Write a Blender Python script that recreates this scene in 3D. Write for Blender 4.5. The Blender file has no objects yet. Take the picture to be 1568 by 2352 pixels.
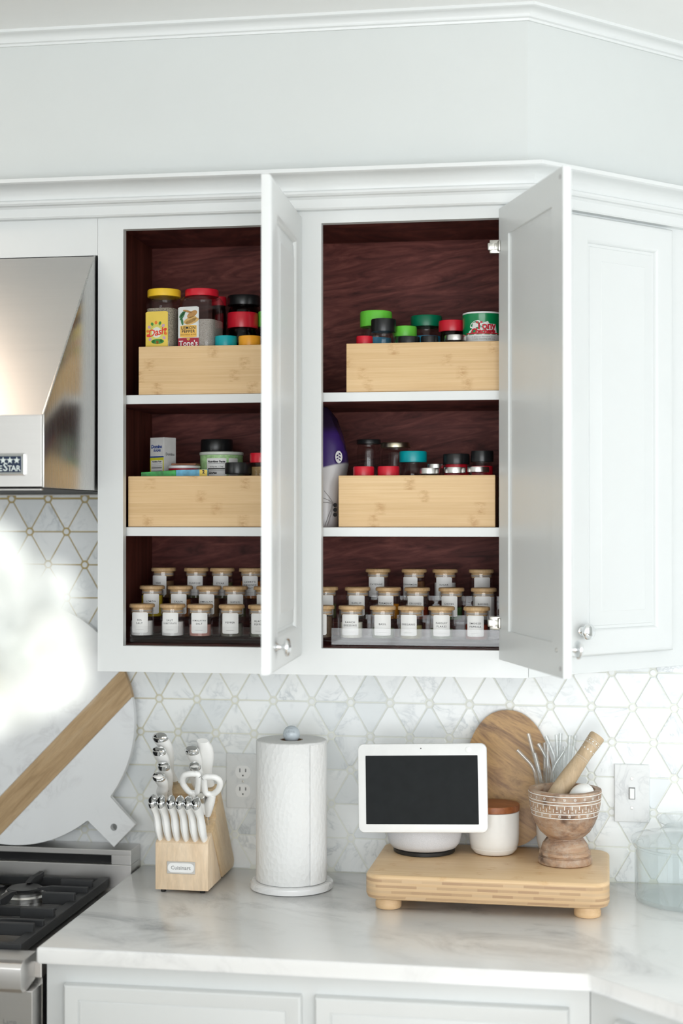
import bpy, bmesh, math, random
from mathutils import Vector, Matrix
random.seed(7)
scene = bpy.context.scene
COL = scene.collection
PI = math.pi

# ------------------------------------------------------------------ camera
F_PX, CAM = 3486.79, Vector((.9905, -3.1957, 1.6647))
YAW, PIT = .1571, .0051
FW = Vector((-math.sin(YAW)*math.cos(PIT), math.cos(YAW)*math.cos(PIT), math.sin(PIT)))
RT = Vector((math.cos(YAW), math.sin(YAW), 0))
UP = RT.cross(FW)
cd = bpy.data.cameras.new('camera'); cam = bpy.data.objects.new('camera', cd); COL.objects.link(cam)
cd.sensor_fit = 'HORIZONTAL'; cd.sensor_width = 24.0; cd.lens = F_PX/1568*24
cam.matrix_world = Matrix((( RT.x, UP.x, -FW.x, CAM.x), (RT.y, UP.y, -FW.y, CAM.y), (RT.z, UP.z, -FW.z, CAM.z), (0, 0, 0, 1)))
cd.dof.use_dof = True; cd.dof.focus_distance = 2.98; cd.dof.aperture_fstop = 1.9
cd.clip_start = .05
scene.camera = cam

# ------------------------------------------------------------------ world, lights, exposure
wd = bpy.data.worlds.new('daylight'); scene.world = wd; wd.use_nodes = True
wd.node_tree.nodes['Background'].inputs[0].default_value = (.93, .97, 1, 1)
wd.node_tree.nodes['Background'].inputs[1].default_value = 0.35
def window_light(name, loc, aim, sx, sy, power, col):
    l = bpy.data.lights.new(name, 'AREA'); l.shape = 'RECTANGLE'; l.size = sx; l.size_y = sy
    l.energy = power; l.color = col
    o = bpy.data.objects.new(name, l); COL.objects.link(o)
    o.location = loc; o.rotation_euler = (Vector(aim)-Vector(loc)).to_track_quat('-Z', 'Y').to_euler()
    return o
window_light('window_right_offscreen', (3.52, -2.3, 1.7), (0, -2.3, 1.7), 2.6, 1.7, 58, (.95, .98, 1))
window_light('window_front_offscreen', (1.2, -5.32, 1.35), (1.2, 0, 1.35), 3.8, 2.4, 190, (.95, .98, 1))
scene.view_settings.view_transform = 'Standard'; scene.view_settings.look = 'None'
scene.view_settings.gamma = 1; scene.view_settings.use_curve_mapping = False
scene.view_settings.exposure = -0.17
cy = scene.cycles
cy.use_denoising = True; cy.use_adaptive_sampling = True; cy.adaptive_threshold = .025; cy.max_bounces = 12; cy.diffuse_bounces = 10; cy.glossy_bounces = 5
cy.transparent_max_bounces = 28; cy.transmission_bounces = 8; cy.caustics_reflective = False; cy.caustics_refractive = False
cy.sample_clamp_indirect = 6

# ------------------------------------------------------------------ pixel helpers (photo 1568 x 2352): a direction, met with a known plane
def ray(x, y): return FW + RT*((x-784)/F_PX) + UP*((1176-y)/F_PX)
def at(x, y, Y):
    r = ray(x, y); return CAM + r*((Y-CAM.y)/r.y)
def atz(x, y, Z):
    r = ray(x, y); return CAM + r*((Z-CAM.z)/r.z)
def span(x0, x1, y, Y): return at(x1, y, Y).x - at(x0, y, Y).x

# ------------------------------------------------------------------ materials
MATS = {}
class NB:
    def __init__(s, name):
        s.m = bpy.data.materials.new(name); s.m.use_nodes = True; s.t = s.m.node_tree
        s.b = s.t.nodes['Principled BSDF']
    def n(s, typ, **kw):
        nd = s.t.nodes.new(typ)
        for k, v in kw.items(): setattr(nd, k, v)
        return nd
    def l(s, a, b): s.t.links.new(a, b)
    def math(s, op, a, b=0.0):
        nd = s.n('ShaderNodeMath', operation=op)
        for i, v in enumerate((a, b)):
            if hasattr(v, 'is_linked'): s.l(v, nd.inputs[i])
            else: nd.inputs[i].default_value = v
        return nd.outputs[0]
    def coord(s, scale=(1, 1, 1), rnd=True, rot=(0, 0, 0)):
        tc = s.n('ShaderNodeTexCoord'); v = tc.outputs['Object']
        if rnd:
            oi = s.n('ShaderNodeObjectInfo'); mu = s.math('MULTIPLY', oi.outputs['Random'], 37.0)
            ad = s.n('ShaderNodeVectorMath', operation='ADD'); s.l(v, ad.inputs[0]); s.l(mu, ad.inputs[1]); v = ad.outputs[0]
        if any(rot):
            mr = s.n('ShaderNodeMapping'); mr.inputs['Rotation'].default_value = rot; s.l(v, mr.inputs['Vector']); v = mr.outputs[0]
        mp = s.n('ShaderNodeMapping'); mp.inputs['Scale'].default_value = scale
        s.l(v, mp.inputs['Vector']); return mp.outputs[0]
    def noise(s, vec, scale=1, detail=4, rough=.6, dist=0):
        nd = s.n('ShaderNodeTexNoise'); nd.inputs['Scale'].default_value = scale; nd.inputs['Detail'].default_value = detail
        nd.inputs['Roughness'].default_value = rough; nd.inputs['Distortion'].default_value = dist
        s.l(vec, nd.inputs['Vector']); return nd.outputs['Fac']
    def ramp(s, fac, stops):
        nd = s.n('ShaderNodeValToRGB'); e = nd.color_ramp.elements
        while len(e) < len(stops): e.new(.5)
        for el, (p, c) in zip(e, stops): el.position = p; el.color = (*c, 1) if len(c) == 3 else c
        s.l(fac, nd.inputs[0]); return nd.outputs[0]
    def mix(s, fac, a, b, mode='MIX'):
        nd = s.n('ShaderNodeMix', data_type='RGBA', blend_type=mode)
        for sock, v in ((nd.inputs[0], fac), (nd.inputs[6], a), (nd.inputs[7], b)):
            if hasattr(v, 'is_linked'): s.l(v, sock)
            else: sock.default_value = v if isinstance(v, (int, float)) else (*v, 1)
        return nd.outputs[2]
    def base(s, c):
        if hasattr(c, 'is_linked'): s.l(c, s.b.inputs['Base Color'])
        else: s.b.inputs['Base Color'].default_value = (*c, 1)
    def bump(s, h, strength=.2, dist=.002):
        nd = s.n('ShaderNodeBump'); nd.inputs['Strength'].default_value = strength; nd.inputs['Distance'].default_value = dist
        s.l(h, nd.inputs['Height']); s.l(nd.outputs[0], s.b.inputs['Normal'])
    def set(s, rough=.5, metal=0, spec=.5, coat=0, **kw):
        s.b.inputs['Roughness'].default_value = rough; s.b.inputs['Metallic'].default_value = metal
        s.b.inputs['Specular IOR Level'].default_value = spec; s.b.inputs['Coat Weight'].default_value = coat
        for k, v in kw.items(): s.b.inputs[k].default_value = v
        return s.m
def lin(r, g, b):
    f = lambda c: (c/255/12.92) if c/255 <= .04045 else ((c/255+.055)/1.055)**2.4
    return (f(r), f(g), f(b))
def flat(name, col, rough=.45, metal=0, spec=.5, coat=0, vary=.06, scale=40):
    if name in MATS: return MATS[name]
    b = NB(name); n = b.noise(b.coord(), scale, 2)
    lo = tuple(c*(1-vary) for c in col); hi = tuple(min(1, c*(1+vary)) for c in col)
    b.base(b.ramp(n, [(.3, lo), (.7, hi)])); MATS[name] = b.set(rough, metal, spec, coat); return MATS[name]
def paint(name, col, rough=.4):
    b = NB(name); n = b.noise(b.coord(), 9, 3); b.base(b.ramp(n, [(.3, tuple(c*.985 for c in col)), (.7, col)]))
    b.bump(b.noise(b.coord(), 350, 2), .03, .001); MATS[name] = b.set(rough); return b.m
def wood(name, stops, scale, rough=.45, rot=(0, 0, 0), spec=.4, dist=1.2, bump=.12, fine=None):
    b = NB(name); v = b.coord(scale, True, rot); n = b.noise(v, 1, 6, .65, dist)
    c = b.ramp(n, stops)
    f = b.noise(b.coord(tuple(x*7 for x in scale) if fine is None else fine, True, rot), 1, 3, .7, .3)
    c = b.mix(.5, c, b.ramp(f, [(.3, (.62, .62, .62)), (.7, (1, 1, 1))]), 'MULTIPLY')
    b.base(c); b.bump(f, bump, .001); MATS[name] = b.set(rough, 0, spec); return b.m
def marble(name, white, grey, scale, vein=.5, rough=.25, rnd=True, warm=None, stretch=(1, 1, 1), toned=False):
    b = NB(name); v = b.coord(tuple(scale*s for s in stretch), rnd, (0, 0, .5))
    n1 = b.noise(v, 1.1, 5, .6, 1.6)
    a = b.math('ABSOLUTE', b.math('SUBTRACT', n1, .5)); veins = b.ramp(a, [(0, (1, 1, 1)), (.035, (.25, .25, .25)), (.09, (0, 0, 0))])
    patch = b.ramp(b.noise(v, .8, 3, .5, .5), [(.48, (0, 0, 0)), (.68, (1, 1, 1))])
    f = b.math('MULTIPLY', b.math('MULTIPLY', veins, patch), vein)
    cloud = b.ramp(b.noise(v, .6, 4, .55, .8), [(.35, white), (.72, tuple(w*.93+g*.07 for w, g in zip(white, grey)))])
    if toned:
        oi = b.n('ShaderNodeObjectInfo')
        cloud = b.mix(1.0, cloud, b.ramp(oi.outputs['Random'], [(0, (.84, .86, .87)), (.3, (.95, .955, .96)), (1, (1, 1, .99))]), 'MULTIPLY')
    c = b.mix(f, cloud, grey)
    b.base(c); MATS[name] = b.set(rough, 0, .5); return b.m
def metal(name, col, rough, brush=None):
    b = NB(name)
    if brush:
        n = b.noise(b.coord(brush, False), 1, 4, .7)
        b.base(b.ramp(n, [(.3, tuple(c*.97 for c in col)), (.7, col)]))
        b.l(b.ramp(n, [(.3, (rough*.95,)*3), (.7, (rough*1.06,)*3)]), b.b.inputs['Roughness']); b.bump(n, .012, .0003)
        MATS[name] = b.set(rough, 1)
    else:
        n = b.noise(b.coord(), 30, 2); b.base(b.ramp(n, [(.3, tuple(c*.96 for c in col)), (.7, col)])); MATS[name] = b.set(rough, 1)
    return b.m
def clear(name, ior=1.45, tint=(1, 1, 1), rough=.0, haze=0, hazecol=(1, 1, 1)):
    b = NB(name); t = b.t; out = t.nodes['Material Output']; t.nodes.remove(b.b)
    tr = b.n('ShaderNodeBsdfTransparent'); gl = b.n('ShaderNodeBsdfGlossy'); mx = b.n('ShaderNodeMixShader')
    n = b.noise(b.coord(), 12, 2)
    b.l(b.ramp(n, [(.3, tuple(c*.985 for c in tint)), (.7, tint)]), tr.inputs[0])
    gl.inputs['Roughness'].default_value = rough
    g = b.n('ShaderNodeNewGeometry'); dt = b.n('ShaderNodeVectorMath', operation='DOT_PRODUCT'); b.l(g.outputs['Normal'], dt.inputs[0]); b.l(g.outputs['Incoming'], dt.inputs[1])
    f0 = ((ior-1)/(ior+1))**2     # Schlick reflectance, the same from either side of a thin wall
    fres = b.math('ADD', b.math('MULTIPLY', b.math('POWER', b.math('SUBTRACT', 1.0, b.math('ABSOLUTE', dt.outputs['Value'])), 5.0), 1-f0), f0)
    b.l(fres, mx.inputs[0]); b.l(tr.outputs[0], mx.inputs[1]); b.l(gl.outputs[0], mx.inputs[2])
    o = mx.outputs[0]
    if haze:
        df = b.n('ShaderNodeBsdfDiffuse'); df.inputs[0].default_value = (*hazecol, 1); m2 = b.n('ShaderNodeMixShader'); m2.inputs[0].default_value = haze
        b.l(o, m2.inputs[1]); b.l(df.outputs[0], m2.inputs[2]); o = m2.outputs[0]
    b.l(o, out.inputs[0]); MATS[name] = b.m; return b.m

WHITE = paint('cabinet_white_paint', (.715, .735, .735), .33)
WALLP = paint('wall_paint', (.63, .655, .648), .7)
CEILP = paint('ceiling_paint', (.88, .89, .885), .75)
MAHOG = wood('mahogany_interior', [(.3, (.060, .018, .016)), (.5, (.140, .042, .036)), (.72, (.26, .085, .07))], (5, 5, 34), .5, (0, .12, 0), .12, 2.2)
MAHOGV = wood('mahogany_side', [(.3, (.065, .019, .014)), (.5, (.15, .044, .031)), (.75, (.23, .07, .05))], (30, 30, 2.5), .5, spec=.12)
FLOORW = wood('oak_floor', [(.3, (.46, .38, .29)), (.7, (.60, .51, .41))], (10, 1.2, 1), .4)
STEEL = metal('brushed_steel', (.70, .685, .67), .38, (3, 3, 260))
STEELV = metal('brushed_steel_side', (.58, .575, .56), .27, (260, 260, 3))
CHROME = metal('chrome', (.86, .87, .88), .06)
NICKEL = metal('nickel_hinge', (.60, .59, .55), .3)
BLACKM = flat('black_enamel', (.012, .012, .013), .3)
IRON = flat('cast_iron', (.022, .023, .025), .55, 0, .5)
DARK = flat('dark_void', (.01, .009, .008), .6)
BLACKP = flat('black_plastic', (.012, .013, .014), .3)
REDP = flat('red_plastic', (.62, .012, .03), .3)
YELP = flat('yellow_plastic', (.86, .54, .03), .35)
ORAP = flat('orange_plastic', (.88, .38, .02), .35)
LIMEP = flat('lime_plastic', (.16, .66, .06), .35)
GREENP = flat('dark_green_plastic', (.0, .17, .08), .35)
TEALP = flat('teal_plastic', (.0, .36, .40), .33)
SILVER = metal('tin_lid', (.80, .79, .77), .28)
GOLDT = metal('brass_tin_lid', (.66, .61, .46), .3)
PAPERW = flat('white_label_paper', (.80, .80, .79), .6, vary=.02)
INK = flat('black_ink', (.02, .02, .022), .6)
INKG = flat('grey_ink', (.22, .22, .22), .6)
CERAM = flat('white_ceramic', (.82, .82, .80), .2, coat=.3, vary=.02)
WPLAST = flat('white_plastic', (.83, .835, .83), .32, vary=.02)
HANDLE = flat('white_handle', (.86, .86, .845), .28, vary=.02)
GLASSJ = clear('jar_glass', 1.45)
GLASSS = clear('straw_glass', 1.75, (.965, .975, .975), 0, .06, (.9, .92, .93))
GLASSB = clear('canister_glass', 1.42, (.975, .988, .988))
ACRYL = clear('clear_acrylic', 1.35)
ACRYLH = clear('cloudy_acrylic', 1.4, (1, 1, 1), .05, .10, (.80, .82, .84))
PETPL = clear('clear_plastic', 1.42, (.93, .92, .92))
PETDK = clear('smoky_plastic', 1.42, (.35, .32, .32))

def bamboo(name, a, bcol, c, node, scale=1.0, ax=2):
    b = NB(name); tc = b.n('ShaderNodeTexCoord'); oi = b.n('ShaderNodeObjectInfo'); sx = b.n('ShaderNodeSeparateXYZ'); b.l(tc.outputs['Object'], sx.inputs[0])
    strip = b.math('FLOOR', b.math('MULTIPLY', sx.outputs[ax], 42.0))
    wn = b.n('ShaderNodeTexWhiteNoise', noise_dimensions='2D'); cb = b.n('ShaderNodeCombineXYZ'); b.l(strip, cb.inputs[0]); b.l(oi.outputs['Random'], cb.inputs[1]); b.l(cb.outputs[0], wn.inputs['Vector'])
    g = b.noise(b.coord((5*scale, 260*scale if ax == 1 else 5*scale, 260*scale)), 1, 5, .7, .2)
    col = b.ramp(g, [(.25, c), (.5, a), (.75, bcol)])
    col = b.mix(.55, col, b.ramp(wn.outputs['Value'], [(0, (.84, .80, .74)), (1, (1, 1, 1))]), 'MULTIPLY')
    # bamboo nodes: short darker patches along each strip
    xs = b.math('ADD', b.math('MULTIPLY', sx.outputs[0], 5.2), b.math('MULTIPLY', wn.outputs['Value'], 9.0))
    fr = b.math('ABSOLUTE', b.math('SUBTRACT', b.math('FRACT', xs), .5))
    nd = b.ramp(fr, [(0, (1, 1, 1)), (.035, (.6, .6, .6)), (.07, (0, 0, 0))])
    nz = b.ramp(b.noise(b.coord((60, 60, 160)), 1, 4, .7), [(.42, (0, 0, 0)), (.62, (1, 1, 1))])
    col = b.mix(b.math('MULTIPLY', b.math('MULTIPLY', nd, nz), .75), col, node)
    b.base(col); b.bump(g, .06, .0006); MATS[name] = b.set(.45, 0, .35); return b.m
BAMBIN = bamboo('bamboo_bin', (.72, .50, .265), (.78, .57, .325), (.64, .42, .205), (.46, .25, .095))
BAMLID = wood('bamboo_lid', [(.3, (.50, .31, .14)), (.5, (.62, .41, .21)), (.75, (.70, .50, .28))], (20, 60, 20), .5)
BAMTOP = bamboo('bamboo_board_top', (.77, .555, .33), (.82, .62, .40), (.70, .49, .27), (.60, .36, .17), .6, 1)
BLOCKW = wood('rubberwood_block', [(.3, (.72, .54, .36)), (.5, (.78, .61, .43)), (.72, (.83, .68, .51))], (16, 16, 3), .42, spec=.35, dist=1.8)
BLOCKS = wood('rubberwood_side', [(.3, (.62, .44, .25)), (.5, (.70, .52, .32)), (.72, (.76, .60, .40))], (30, 30, 8), .42, (-.64, 0, 0), .35, .8)
ACACIA = wood('acacia_board', [(.30, (.11, .055, .025)), (.40, (.30, .165, .07)), (.50, (.50, .30, .12)), (.60, (.36, .20, .085)), (.70, (.16, .085, .04))], (5, 5, 26), .4, (0, -.55, 0), .4, 1.0)
ACALID = wood('acacia_lid', [(.3, (.20, .06, .02)), (.55, (.38, .13, .045)), (.8, (.24, .08, .03))], (8, 40, 20), .4)
OAKB = wood('oak_band', [(.3, (.36, .235, .12)), (.5, (.48, .33, .18)), (.75, (.56, .41, .25))], (60, 60, 5), .55, (0, -.76, 0), .3, .5)
PESTW = wood('mango_wood_pestle', [(.3, (.46, .33, .20)), (.5, (.56, .42, .27)), (.75, (.64, .50, .34))], (30, 30, 6), .55)
TILE = marble('tile_marble', (.885, .905, .91), (.42, .46, .49), 13, .7, .22, toned=True)
DOTM = marble('dot_marble', (.80, .82, .82), (.6, .62, .63), 20, .4, .25)
def counter_mat():
    b = NB('counter_marble'); v = b.coord((2.6, 4.2, 4.2), False, (0, 0, .35)); n = b.noise(v, 1.5, 8, .68, .9)
    m = b.ramp(b.noise(v, .8, 3, .5), [(.42, (0, 0, 0)), (.60, (1, 1, 1))])
    f = b.math('MULTIPLY', b.math('MULTIPLY', b.ramp(n, [(.50, (0, 0, 0)), (.60, (.35, .35, .35)), (.72, (1, 1, 1))]), m), 1.0)
    f2 = b.ramp(b.noise(v, 3.5, 6, .7, .5), [(.56, (0, 0, 0)), (.74, (.22, .22, .22))])
    c = b.mix(f2, (.875, .88, .875), (.63, .63, .62)); c = b.mix(f, c, (.34, .345, .36))
    b.base(c); MATS['counter'] = b.set(.22, 0, .5); return b.m
COUNTER = counter_mat()
PLATEM = marble('plate_marble', (.74, .755, .755), (.42, .44, .46), 14, .5, .25)
BALLM = marble('ball_marble', (.50, .555, .60), (.10, .12, .15), 22, .95, .15)
BASEM = marble('base_marble', (.74, .745, .75), (.33, .34, .36), 9, .95, .2)
BOARDM = marble('serving_board_marble', (.74, .755, .765), (.42, .41, .42), 7, .38, .35)
def mortar_mat():
    b = NB('whitewashed_mango_wood'); v = b.coord((9, 9, 26)); n = b.noise(v, 1, 6, .7, 1.0)
    c = b.ramp(n, [(.30, (.09, .05, .035)), (.42, (.26, .155, .10)), (.55, (.42, .265, .165)), (.70, (.47, .35, .245))])
    w = b.ramp(b.noise(b.coord((45, 45, 45)), 1, 4, .75), [(.45, (0, 0, 0)), (.7, (.6, .6, .6))])
    c = b.mix(w, c, (.50, .44, .37)); d = b.ramp(b.noise(b.coord((14, 14, 14)), 1, 3, .6), [(.60, (0, 0, 0)), (.70, (.85, .85, .85))])
    c = b.mix(d, c, (.05, .022, .016)); b.base(c); b.bump(n, .15, .001); MATS['mortar'] = b.set(.55); return b.m
MORTAR = mortar_mat()
def layer_mat():
    b = NB('laminated_bamboo_edge'); tc = b.n('ShaderNodeTexCoord'); sx = b.n('ShaderNodeSeparateXYZ'); b.l(tc.outputs['Object'], sx.inputs[0])
    lay = b.math('FLOOR', b.math('MULTIPLY', sx.outputs[2], 1/.0052)); odd = b.math('MODULO', b.math('ABSOLUTE', lay), 2.0)
    s = b.math('ADD', sx.outputs[0], sx.outputs[1])
    blk = b.math('FLOOR', b.math('ADD', b.math('MULTIPLY', s, 26.0), b.math('MULTIPLY', lay, .37)))
    cb = b.n('ShaderNodeCombineXYZ'); b.l(blk, cb.inputs[0]); b.l(lay, cb.inputs[1]); wn = b.n('ShaderNodeTexWhiteNoise', noise_dimensions='2D'); b.l(cb.outputs[0], wn.inputs['Vector'])
    blocks = b.ramp(wn.outputs['Value'], [(0, (.42, .27, .16)), (.5, (.50, .34, .20)), (1, (.60, .43, .265))])
    plain = b.ramp(b.noise(b.coord((6, 6, 200)), 1, 4, .6), [(.3, (.57, .385, .215)), (.7, (.67, .485, .29))])
    b.base(b.mix(odd, plain, blocks)); MATS['layer'] = b.set(.45, 0, .35); return b.m
LAYER = layer_mat()
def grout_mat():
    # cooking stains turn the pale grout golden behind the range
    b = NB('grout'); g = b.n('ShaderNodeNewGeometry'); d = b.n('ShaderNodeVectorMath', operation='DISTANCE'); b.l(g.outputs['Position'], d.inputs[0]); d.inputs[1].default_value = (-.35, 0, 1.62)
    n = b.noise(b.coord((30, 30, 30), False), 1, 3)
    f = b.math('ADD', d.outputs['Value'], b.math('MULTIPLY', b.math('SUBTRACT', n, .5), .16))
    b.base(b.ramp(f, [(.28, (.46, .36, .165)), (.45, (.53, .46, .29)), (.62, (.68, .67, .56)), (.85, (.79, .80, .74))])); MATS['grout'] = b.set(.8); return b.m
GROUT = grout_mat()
def towel_mat():
    b = NB('quilted_paper'); b.base((.76, .765, .76)); v = b.n('ShaderNodeTexVoronoi'); v.inputs['Scale'].default_value = 120
    b.l(b.coord((1, 1, .75), False), v.inputs['Vector']); b.bump(v.outputs['Distance'], .35, .003); MATS['towel'] = b.set(.9, 0, .1); return b.m
TOWEL = towel_mat()
FABRIC = flat('grey_speaker_fabric', (.60, .61, .64), .85, vary=.12, scale=900)
SCREEN = flat('screen_glass', (.014, .016, .017), .55, spec=.12, vary=.1)
def powder(name, col, col2=None, scale=500):
    if name in MATS: return MATS[name]
    b = NB(name); n = b.noise(b.coord(), scale, 3, .7); c2 = col2 or tuple(x*.7 for x in col)
    b.base(b.ramp(n, [(.35, c2), (.6, col)])); b.bump(n, .4, .002); MATS[name] = b.set(.9, 0, .1); return b.m

# ------------------------------------------------------------------ mesh helpers
def wm(o): return (wm(o.parent) if o.parent else Matrix()) @ o.matrix_basis
def mk(name, bm, mat, parent=None, smooth=False, local=False, ang=35):
    me = bpy.data.meshes.new(name)
    bmesh.ops.recalc_face_normals(bm, faces=bm.faces[:])
    o = bpy.data.objects.new(name, me); COL.objects.link(o)
    if parent is not None:
        o.parent = parent
        if not local: bm.transform(wm(parent).inverted())
    elif not local:
        xs = [v.co for v in bm.verts]
        c = Vector(((min(v.x for v in xs)+max(v.x for v in xs))/2, (min(v.y for v in xs)+max(v.y for v in xs))/2, min(v.z for v in xs)))
        bm.transform(Matrix.Translation(-c)); o.location = c
    bm.to_mesh(me); bm.free()
    me.materials.append(mat)
    if smooth:
        me.polygons.foreach_set('use_smooth', [True]*len(me.polygons)); me.set_sharp_from_angle(angle=math.radians(ang))
    return o
def inst(name, me, parent, loc=(0, 0, 0), rz=0, scale=None):
    o = bpy.data.objects.new(name, me); COL.objects.link(o); o.parent = parent; o.location = loc; o.rotation_euler = (0, 0, rz)
    if scale: o.scale = scale
    return o
def thing(name, label, cat, loc=(0, 0, 0), rz=0, group=None):
    o = bpy.data.objects.new(name, None); COL.objects.link(o); o.location = loc; o.rotation_euler = (0, 0, rz); o.empty_display_size = .02
    return tag(o, label, cat, group)
def tag(o, label, cat, group=None):
    o['label'] = label; o['category'] = cat
    if group: o['group'] = group
    return o
def struct(o): o['kind'] = 'structure'; return o
def NBM(): return bmesh.new()
def box(bm, x0, x1, y0, y1, z0, z1, bev=0, seg=2, M=None):
    r = bmesh.ops.create_cube(bm, size=1)
    for v in r['verts']:
        v.co = Vector(((x0+x1)/2+v.co.x*(x1-x0), (y0+y1)/2+v.co.y*(y1-y0), (z0+z1)/2+v.co.z*(z1-z0)))
    vs = r['verts']
    if bev:
        es = list({e for v in vs for e in v.link_edges})
        g = bmesh.ops.bevel(bm, geom=es, offset=bev, segments=seg, affect='EDGES', profile=.5)
        vs = list({v for f in g['faces'] for v in f.verts} | {v for v in vs if v.is_valid})
    if M is not None: bmesh.ops.transform(bm, matrix=M, verts=[v for v in vs if v.is_valid])
    return bm
def bx(*a, **k): return box(NBM(), *a, **k)
def lathe(bm, prof, n=32, c=(0, 0, 0), M=None, ridge=0, cap=True):
    rings = []
    new = []
    for r, z in prof:
        ring = []
        for i in range(n):
            rr = r*(1+(ridge if (ridge and i % 2) else 0)); a = 2*PI*i/n
            v = bm.verts.new((c[0]+rr*math.cos(a), c[1]+rr*math.sin(a), c[2]+z)); ring.append(v); new.append(v)
        rings.append(ring)
    for a, b in zip(rings, rings[1:]):
        for i in range(n): bm.faces.new((a[i], a[(i+1) % n], b[(i+1) % n], b[i]))
    if cap:
        for ring in (rings[0], rings[-1]):
            if prof[0 if ring is rings[0] else -1][0] > 1e-6: bm.faces.new(ring)
    if M is not None: bmesh.ops.transform(bm, matrix=M, verts=new)
    return bm
def lat(*a, **k): return lathe(NBM(), *a, **k)
def loft(bm, rings, closed=True, cap=True):
    R = [[bm.verts.new(p) for p in r] for r in rings]
    n = len(R[0])
    for a, b in zip(R, R[1:]):
        for i in range(n if closed else n-1): bm.faces.new((a[i], a[(i+1) % n], b[(i+1) % n], b[i]))
    if cap: bm.faces.new(R[0]); bm.faces.new(R[-1])
    return bm
def prism(bm, pts, axis, a0, a1, bev=0, seg=2):
    """polygon pts extruded along axis: 'x' pts are (y,z); 'y' pts (x,z); 'z' pts (x,y)"""
    def P(p, a): return {'x': (a, p[0], p[1]), 'y': (p[0], a, p[1]), 'z': (p[0], p[1], a)}[axis]
    A = [bm.verts.new(P(p, a0)) for p in pts]; B = [bm.verts.new(P(p, a1)) for p in pts]; n = len(pts)
    fs = [bm.faces.new(A), bm.faces.new(B[::-1])]
    for i in range(n): fs.append(bm.faces.new((A[i], B[i], B[(i+1) % n], A[(i+1) % n])))
    if bev:
        es = list({e for f in fs for e in f.edges}); bmesh.ops.bevel(bm, geom=es, offset=bev, segments=seg, affect='EDGES', profile=.5)
    return bm
def tube(bm, pts, r, n=10, cap=True, inner=None):
    rings = []
    pts = [Vector(p) for p in pts]
    up0 = Vector((0, 1, 0))
    for i, p in enumerate(pts):
        d = (pts[min(i+1, len(pts)-1)]-pts[max(i-1, 0)]).normalized()
        s = d.cross(up0)
        if s.length < 1e-4: s = d.cross(Vector((1, 0, 0)))
        s.normalize(); t = s.cross(d)
        rr = r[i] if isinstance(r, (list, tuple)) else r
        rings.append([p + s*(rr*math.cos(2*PI*k/n)) + t*(rr*math.sin(2*PI*k/n)) for k in range(n)])
    return loft(bm, rings, True, cap)
def rrect(w, h, r, n=5):
    out = []
    for cx, cy, a0 in ((w/2-r, h/2-r, 0), (-w/2+r, h/2-r, PI/2), (-w/2+r, -h/2+r, PI), (w/2-r, -h/2+r, 1.5*PI)):
        for i in range(n+1):
            a = a0+PI/2*i/n; out.append((cx+r*math.cos(a), cy+r*math.sin(a)))
    return out
def text_bm(s, size, shear=0, bold=0, space=1.0, line=1.0, align='CENTER'):
    c = bpy.data.curves.new('lettering', 'FONT'); c.body = s; c.size = size; c.shear = shear; c.offset = bold; c.space_character = space; c.space_line = line
    c.align_x = align; c.align_y = 'CENTER'; c.resolution_u = 2
    o = bpy.data.objects.new('lettering', c); me = bpy.data.meshes.new_from_object(o)
    bm = NBM(); bm.from_mesh(me); bpy.data.meshes.remove(me); bpy.data.objects.remove(o); bpy.data.curves.remove(c)
    return bm
def wrap(bm, r, a0=0, z0=0, sub=0):
    """xy plane -> surface of a cylinder about z facing -y"""
    for v in bm.verts:
        a = v.co.x/r+a0; v.co = Vector((r*math.sin(a), -r*math.cos(a), z0+v.co.y))
    return bm
def patch(w, h, r, nx=10, rad=.0015):
    """rounded rectangle strip in xy, sliced for wrapping"""
    bm = NBM(); rows = []
    for i in range(nx+1):
        x = -w/2+w*i/nx; d = max(0, rad-(w/2-abs(x))); hh = h/2-(rad-math.sqrt(max(0, rad*rad-d*d)) if d > 0 else 0)
        rows.append((bm.verts.new((x, -hh, 0)), bm.verts.new((x, hh, 0))))
    for a, b in zip(rows, rows[1:]): bm.faces.new((a[0], b[0], b[1], a[1]))
    return bm
def disc(bm, x, y, rx, ry=None, n=20, rot=0):
    ry = ry or rx; vs = []
    for i in range(n):
        a = 2*PI*i/n; u, w = rx*math.cos(a), ry*math.sin(a)
        vs.append(bm.verts.new((x+u*math.cos(rot)-w*math.sin(rot), y+u*math.sin(rot)+w*math.cos(rot), 0)))
    bm.faces.new(vs); return bm
def polyf(bm, pts): bm.faces.new([bm.verts.new((p[0], p[1], 0)) for p in pts]); return bm
def face_out(bm, M): bm.transform(M); return bm
def upright(x, y, z): return Matrix.Translation((x, y, z)) @ Matrix.Rotation(PI/2, 4, 'X')     # xy drawing stands up facing -y

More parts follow.
